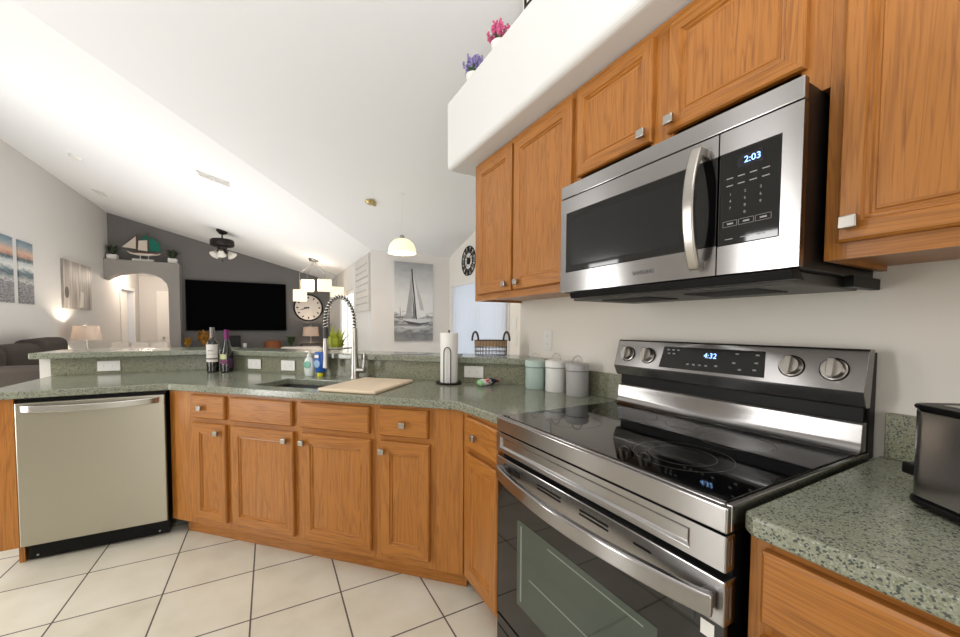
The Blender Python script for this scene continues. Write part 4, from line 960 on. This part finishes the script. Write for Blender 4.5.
for x in (.06, .85):
    for y in (.06, 2.38): MB().box((x, y, 0), (x+.06, y+.06, .1)).done('leg', DARKM, sf)
CREAM = flat('cream_fabric', (222, 214, 206), .9)
ls = thing('loveseat', 'cream loveseat with three back cushions below the archway', 'sofa', (-3.52, 8.95, 0))
MB().box((-.42, -.0, .1), (.42, .75, .42)).done('frame', CREAM, ls, bevel=.03); MB().box((-.42, -.02, .42), (.42, .12, .86)).done('back', CREAM, ls, bevel=.04)
for k in range(3): MB().box((-.41+.275*k, -.01, .6), (-.145+.275*k, .26, .93)).done('back_cushion', CREAM, ls, bevel=.05, seg=4)
for x in (-.38, .32):
    for y in (.04, .66): MB().box((x, y, 0), (x+.05, y+.05, .1)).done('leg', DARKM, ls)
ac = thing('armchair', 'cream armchair seen from behind in front of the console', 'armchair', (-.84, 8.9, 0))
MB().box((-.4, .0, .1), (.4, .75, .42)).done('frame', CREAM, ac, bevel=.03); MB().box((-.42, -.04, .3), (.42, .14, .80)).done('back', CREAM, ac, bevel=.08, seg=5)
for x in (-.42, .28): MB().box((x, .05, .3), (x+.14, .75, .62)).done('arm', CREAM, ac, bevel=.05, seg=4)
for x in (-.36, .3):
    for y in (.04, .66): MB().box((x, y, 0), (x+.05, y+.05, .1)).done('leg', DARKM, ac)

# prints on the left wall
def seamat(name):
    m, nt, b = newmat(name); N = nt.nodes; L = nt.links
    tc = N.new('ShaderNodeTexCoord'); se = N.new('ShaderNodeSeparateXYZ'); L.new(tc.outputs['Object'], se.inputs[0])
    mp = N.new('ShaderNodeMapping'); mp.inputs['Scale'].default_value = (1, 1, 3.5); L.new(tc.outputs['Object'], mp.inputs[0])
    no = N.new('ShaderNodeTexNoise'); no.inputs['Scale'].default_value = 7; no.inputs['Detail'].default_value = 6; no.inputs['Roughness'].default_value = .7; L.new(mp.outputs[0], no.inputs['Vector'])
    a = N.new('ShaderNodeMath'); a.operation = 'MULTIPLY_ADD'; a.inputs[1].default_value = .16; L.new(no.outputs['Fac'], a.inputs[0]); L.new(se.outputs[2], a.inputs[2])
    mr = N.new('ShaderNodeMapRange'); mr.inputs[1].default_value = -.41+.08; mr.inputs[2].default_value = .41+.08; L.new(a.outputs[0], mr.inputs[0])
    r = ramp(nt, [(0, lin(150, 148, 150)), (.3, lin(150, 150, 154)), (.36, lin(205, 205, 204)), (.45, lin(64, 88, 98)), (.52, lin(112, 132, 140)), (.56, lin(214, 214, 212)), (.64, lin(180, 188, 190)), (.7, lin(70, 88, 98)), (.74, lin(176, 140, 122)), (.8, lin(206, 168, 146)), (.88, lin(150, 160, 166)), (1, lin(102, 128, 142))])
    L.new(mr.outputs[0], r.inputs[0])
    n2 = N.new('ShaderNodeTexNoise'); n2.inputs['Scale'].default_value = 26; n2.inputs['Detail'].default_value = 4; L.new(mp.outputs[0], n2.inputs['Vector'])
    r2 = ramp(nt, [(.44, (.25, .25, .26, 1)), (.56, (1, 1, 1, 1))]); L.new(n2.outputs['Fac'], r2.inputs[0])
    g = N.new('ShaderNodeMapRange'); g.inputs[1].default_value = -.02; g.inputs[2].default_value = -.12; g.inputs[3].default_value = 0; g.inputs[4].default_value = .75; L.new(se.outputs[2], g.inputs[0])
    x = N.new('ShaderNodeMix'); x.data_type = 'RGBA'; x.blend_type = 'MULTIPLY'; L.new(g.outputs[0], x.inputs[0]); L.new(r.outputs[0], x.inputs[6]); L.new(r2.outputs[0], x.inputs[7]); L.new(x.outputs[2], b.inputs['Base Color'])
    b.inputs['Roughness'].default_value = .5; return m
SEA = seamat('beach_print')
for y, lb in ((6.757, 'narrow beach wave print on the left wall, the one cut by the photo edge'), (7.215, 'narrow beach wave print on the left wall, right one of the pair')):
    o = MB().box((0, -.172, -.405), (.014, .172, .405)).done('beach_print', SEA, loc=(XL+.001, y, 1.923)); tag(o, lb, 'wall print', 'narrow beach prints')
m_, nt, b = newmat('pier_print_tones'); N = nt.nodes; L = nt.links
tc = N.new('ShaderNodeTexCoord'); mp = N.new('ShaderNodeMapping'); mp.inputs['Scale'].default_value = (1, 9, .9); L.new(tc.outputs['Object'], mp.inputs[0])
no = N.new('ShaderNodeTexNoise'); no.inputs['Scale'].default_value = 1.5; no.inputs['Detail'].default_value = 6; L.new(mp.outputs[0], no.inputs['Vector'])
r = ramp(nt, [(.3, lin(112, 104, 98)), (.5, lin(158, 150, 143)), (.7, lin(196, 190, 184))]); L.new(no.outputs['Fac'], r.inputs[0]); L.new(r.outputs[0], b.inputs['Base Color'])
pp = thing('pier_print', 'square grey-brown print with a pale tag shape on the left wall', 'wall print', (XL+.001, 8.71, 1.885))
MB().box((0, -.52, -.38), (.03, .52, .38)).done('canvas', m_, pp)
MB().prism([(.0302, .02, -.36), (.0302, .17, -.34), (.0302, .20, -.10), (.0302, .08, -.08)], (.0006, 0, 0)).done('painted_tag', flat('tag_cream', (206, 202, 196), .6), pp)
MB().lathe([(0, .0315), (.07, .0315), (.075, .0302)], (0, -.42, -.13), 18, 'x', sx=1, sy=1.2).done('painted_knot', flat('knot_grey', (84, 80, 78), .6), pp)

# ship model and plants on the niche
sh = thing('ship_model', 'model sailing ship with teal and cream sails on the niche ledge', 'ship model', (-3.68, 10.06, 2.531))
MB().box((-.17, -.05, 0), (.17, .05, .05)).done('stand', TRIMW, sh)
mb = MB(); mb.tube([(-.05, 0, .05), (-.05, 0, .13)], .008, 6); mb.tube([(.08, 0, .05), (.08, 0, .13)], .008, 6); mb.done('stand_post', TRIMW, sh)
mb = MB()
hs = [(-.26, .19, .004, .005), (-.2, .165, .022, .028), (-.08, .15, .04, .04), (.1, .15, .042, .04), (.22, .165, .03, .03), (.27, .175, .018, .02)]
rings = [[mb.bm.verts.new((x, ry*math.cos(PI+PI*k/10), z+rz*(math.sin(PI+PI*k/10))+.01)) for k in range(11)] for x, z, ry, rz in hs]
for a, b_ in zip(rings, rings[1:]):
    for k in range(10): mb.bm.faces.new((a[k], a[k+1], b_[k+1], b_[k]))
    mb.bm.faces.new((a[10], a[0], b_[0], b_[10]))
mb.bm.faces.new(rings[0]); mb.bm.faces.new(rings[-1]); mb.done('hull', flat('ship_white', (220, 214, 204), .5), sh, smooth=50)
MB().box((-.17, -.036, .16), (.25, .036, .175)).done('deck', flat('ship_deck_brown', (150, 100, 80), .5), sh)
mb = MB(); mb.tube([(-.1, 0, .17), (-.1, 0, .56)], .006, 6); mb.tube([(.08, 0, .17), (.08, 0, .6)], .006, 6); mb.tube([(-.26, 0, .2), (-.34, 0, .26)], .005, 6); mb.done('mast', flat('mast_brown', (110, 78, 62), .5), sh)
def sail(pts, mat, y=0): MB().prism([(x, y, z) for x, z in pts], (0, .004, 0)).done('sail', mat, sh)
CRM = flat('cream_sail', (222, 212, 198), .8); TEAL = flat('teal_sail', (22, 112, 96), .8)
sail([(-.33, .27), (-.115, .25), (-.115, .5)], CRM); sail([(-.085, .23), (.065, .22), (.065, .44), (-.07, .42)], CRM); sail([(-.05, .43), (.07, .46), (.07, .56)], TEAL, .004)
sail([(.095, .22), (.28, .23), (.27, .36), (.2, .46), (.1, .53)], TEAL)
for x, lb in ((-4.15, 'small green plant in a white square pot, beside the ship near the corner'), (-3.2, 'small green plant in a white square pot, beside the ship near the television')):
    pot_plant((x, 10.06, 2.531), lb, (52, 68, 42), .17, .24, 60, .014, TRIMW, .075, .1, int(abs(x*10)), True, droop=.5)
# hall light
hl = thing('hall_ceiling_light', 'glowing round ceiling light inside the arched hall', 'ceiling light', (-3.85, 11.0, 2.459))
MB().lathe([(.16, 0), (.16, -.015), (.13, -.05), (.07, -.07), (0, -.075)], n=28).done('glass_dome', flat('lit_dome', (255, 240, 220), .4, emit=(255, 225, 180), es=1.6), hl, smooth=50)
MB().lathe([(.17, 0), (.17, -.02), (.16, -.02), (.16, 0)], n=28).done('rim', NICK, hl)
point('hall_bulb', (-3.85, 10.9, 2.3), 30, .1, (1, .84, .7))
# wall behind doorway of the hall
MB().box((-5.2, 10.6, 0), (-5.1, 12.0, 2.4)).done('wall_hall_room', WALLL, kind='structure')

# ceiling fan housing with lights
fx, fy = -2.155, 8.11; fz = zl(fx)
fn = thing('ceiling_fan_light', 'dark bronze fan motor with three glass lights on the sloped ceiling', 'ceiling light', (fx, fy, fz))
cp_ = MB().lathe([(0, 0), (.09, 0), (.085, -.03), (.03, -.07), (0, -.07)], n=24).done('canopy', DARKM, fn, smooth=40); cp_.rotation_euler = (0, math.atan(SL), 0)
MB().tube([(0, 0, -.05), (0, 0, -.16)], .012, 8).done('downrod', DARKM, fn)
MB().lathe([(0, -.14), (.04, -.145), (.17, -.16), (.185, -.18), (.185, -.25), (.17, -.27), (.08, -.29), (.06, -.34), (.09, -.36), (.08, -.39), (0, -.4)], n=32).done('motor_housing', DARKM, fn, smooth=40)
FG = flat('frosted_fan_glass', (196, 192, 186), .3, emit=(255, 244, 225), es=.12)
for a in (.4, 2.5, 4.6):
    s_ = MB().lathe([(.025, 0), (.04, -.03), (.065, -.075), (.08, -.1), (.077, -.1), (.06, -.07), (.03, -.02)], n=20).done('glass_shade', FG, fn, smooth=40)
    s_.location = (.1*math.cos(a), .1*math.sin(a), -.36); s_.rotation_euler = (-.7*math.sin(a), .7*math.cos(a)*-1, 0)
mb = MB(); mb.tube([(0, 0, -.4), (.0, 0, -.52)], .003, 5); mb.ball((0, 0, -.53), .012); mb.done('pull_chain', DARKM, fn)
# ceiling vents
def vent(x, y, label, w_, d_):
    t = thing('ceiling_vent', label, 'ceiling vent', (x, y, zl(x)-.001)); t.rotation_euler = (0, math.atan(SL), 0)
    mb = MB(); mb.box((-w_/2, -d_/2, -.008), (w_/2, -d_/2+.012, 0)); mb.box((-w_/2, d_/2-.012, -.008), (w_/2, d_/2, 0)); mb.box((-w_/2, -d_/2, -.008), (-w_/2+.012, d_/2, 0)); mb.box((w_/2-.012, -d_/2, -.008), (w_/2, d_/2, 0)); mb.box((-.006, -d_/2, -.008), (.006, d_/2, 0)); mb.done('frame', TRIMW, t)
    MB().box((-w_/2+.01, -d_/2+.01, -.002), (w_/2-.01, d_/2-.01, .0)).done('backing', flat('vent_shade', (150, 148, 145), .8), t)
    mb = MB()
    for k in range(int(d_/.02)): y_ = -d_/2+.018+.02*k; mb.box((-w_/2+.01, y_, -.006), (w_/2-.01, y_+.008, -.002))
    mb.done('louvres', TRIMW, t)
vent(-1.955, 5.12, 'rectangular white air vent in the ceiling nearest the kitchen', .30, .16)
vent(-3.79, 8.28, 'small white air vent in the ceiling near the left wall', .16, .26)
t = thing('smoke_detector', 'round white smoke detector on the sloped ceiling at left', 'smoke detector', (-3.455, 6.355, zl(-3.455)-.001)); t.rotation_euler = (0, math.atan(SL), 0)
MB().lathe([(0, -.03), (.05, -.028), (.065, -.012), (.068, 0), (0, 0)], n=28).done('casing', TRIMW, t, smooth=40)
# chandelier with square shades
cx_, cy_ = -.66, 8.0; cz_ = zl(cx_)
ch = thing('chandelier', 'chandelier with four glowing square fabric shades left of the faucet arch', 'chandelier', (cx_, cy_, 0))
MB().lathe([(0, cz_-.03), (.09, cz_-.03), (.1, cz_+.02), (0, cz_+.02)], n=24).done('canopy', NICK, ch, smooth=40)
CS = flat('glowing_cube_shade', (250, 240, 222), .7, emit=(255, 232, 196), es=.42)
for (x, y, zc), h_ in zip(((-.26, -.02, 1.82), (-.11, .2, 2.03), (.18, -.06, 2.03), (.44, .16, 1.93)), (.21, .22, .22, .2)):
    s_ = .115
    mb = MB()
    for a, b_ in (((-s_, -s_), (s_, -s_+.005)), ((-s_, s_-.005), (s_, s_)), ((-s_, -s_+.005), (-s_+.005, s_-.005)), ((s_-.005, -s_+.005), (s_, s_-.005))): mb.box((x+a[0], y+a[1], zc-h_/2), (x+b_[0], y+b_[1], zc+h_/2))
    mb.done('square_shade', CS, ch)
    MB().tube([(x, y, zc), (x, y, 2.25), (x*.5, y*.5, 2.34), (0, 0, cz_-.03)], .006, 6).done('arm', NICK, ch)
point('chandelier_bulb', (cx_+.02, cy_-.02, 2.1), 8, .05)
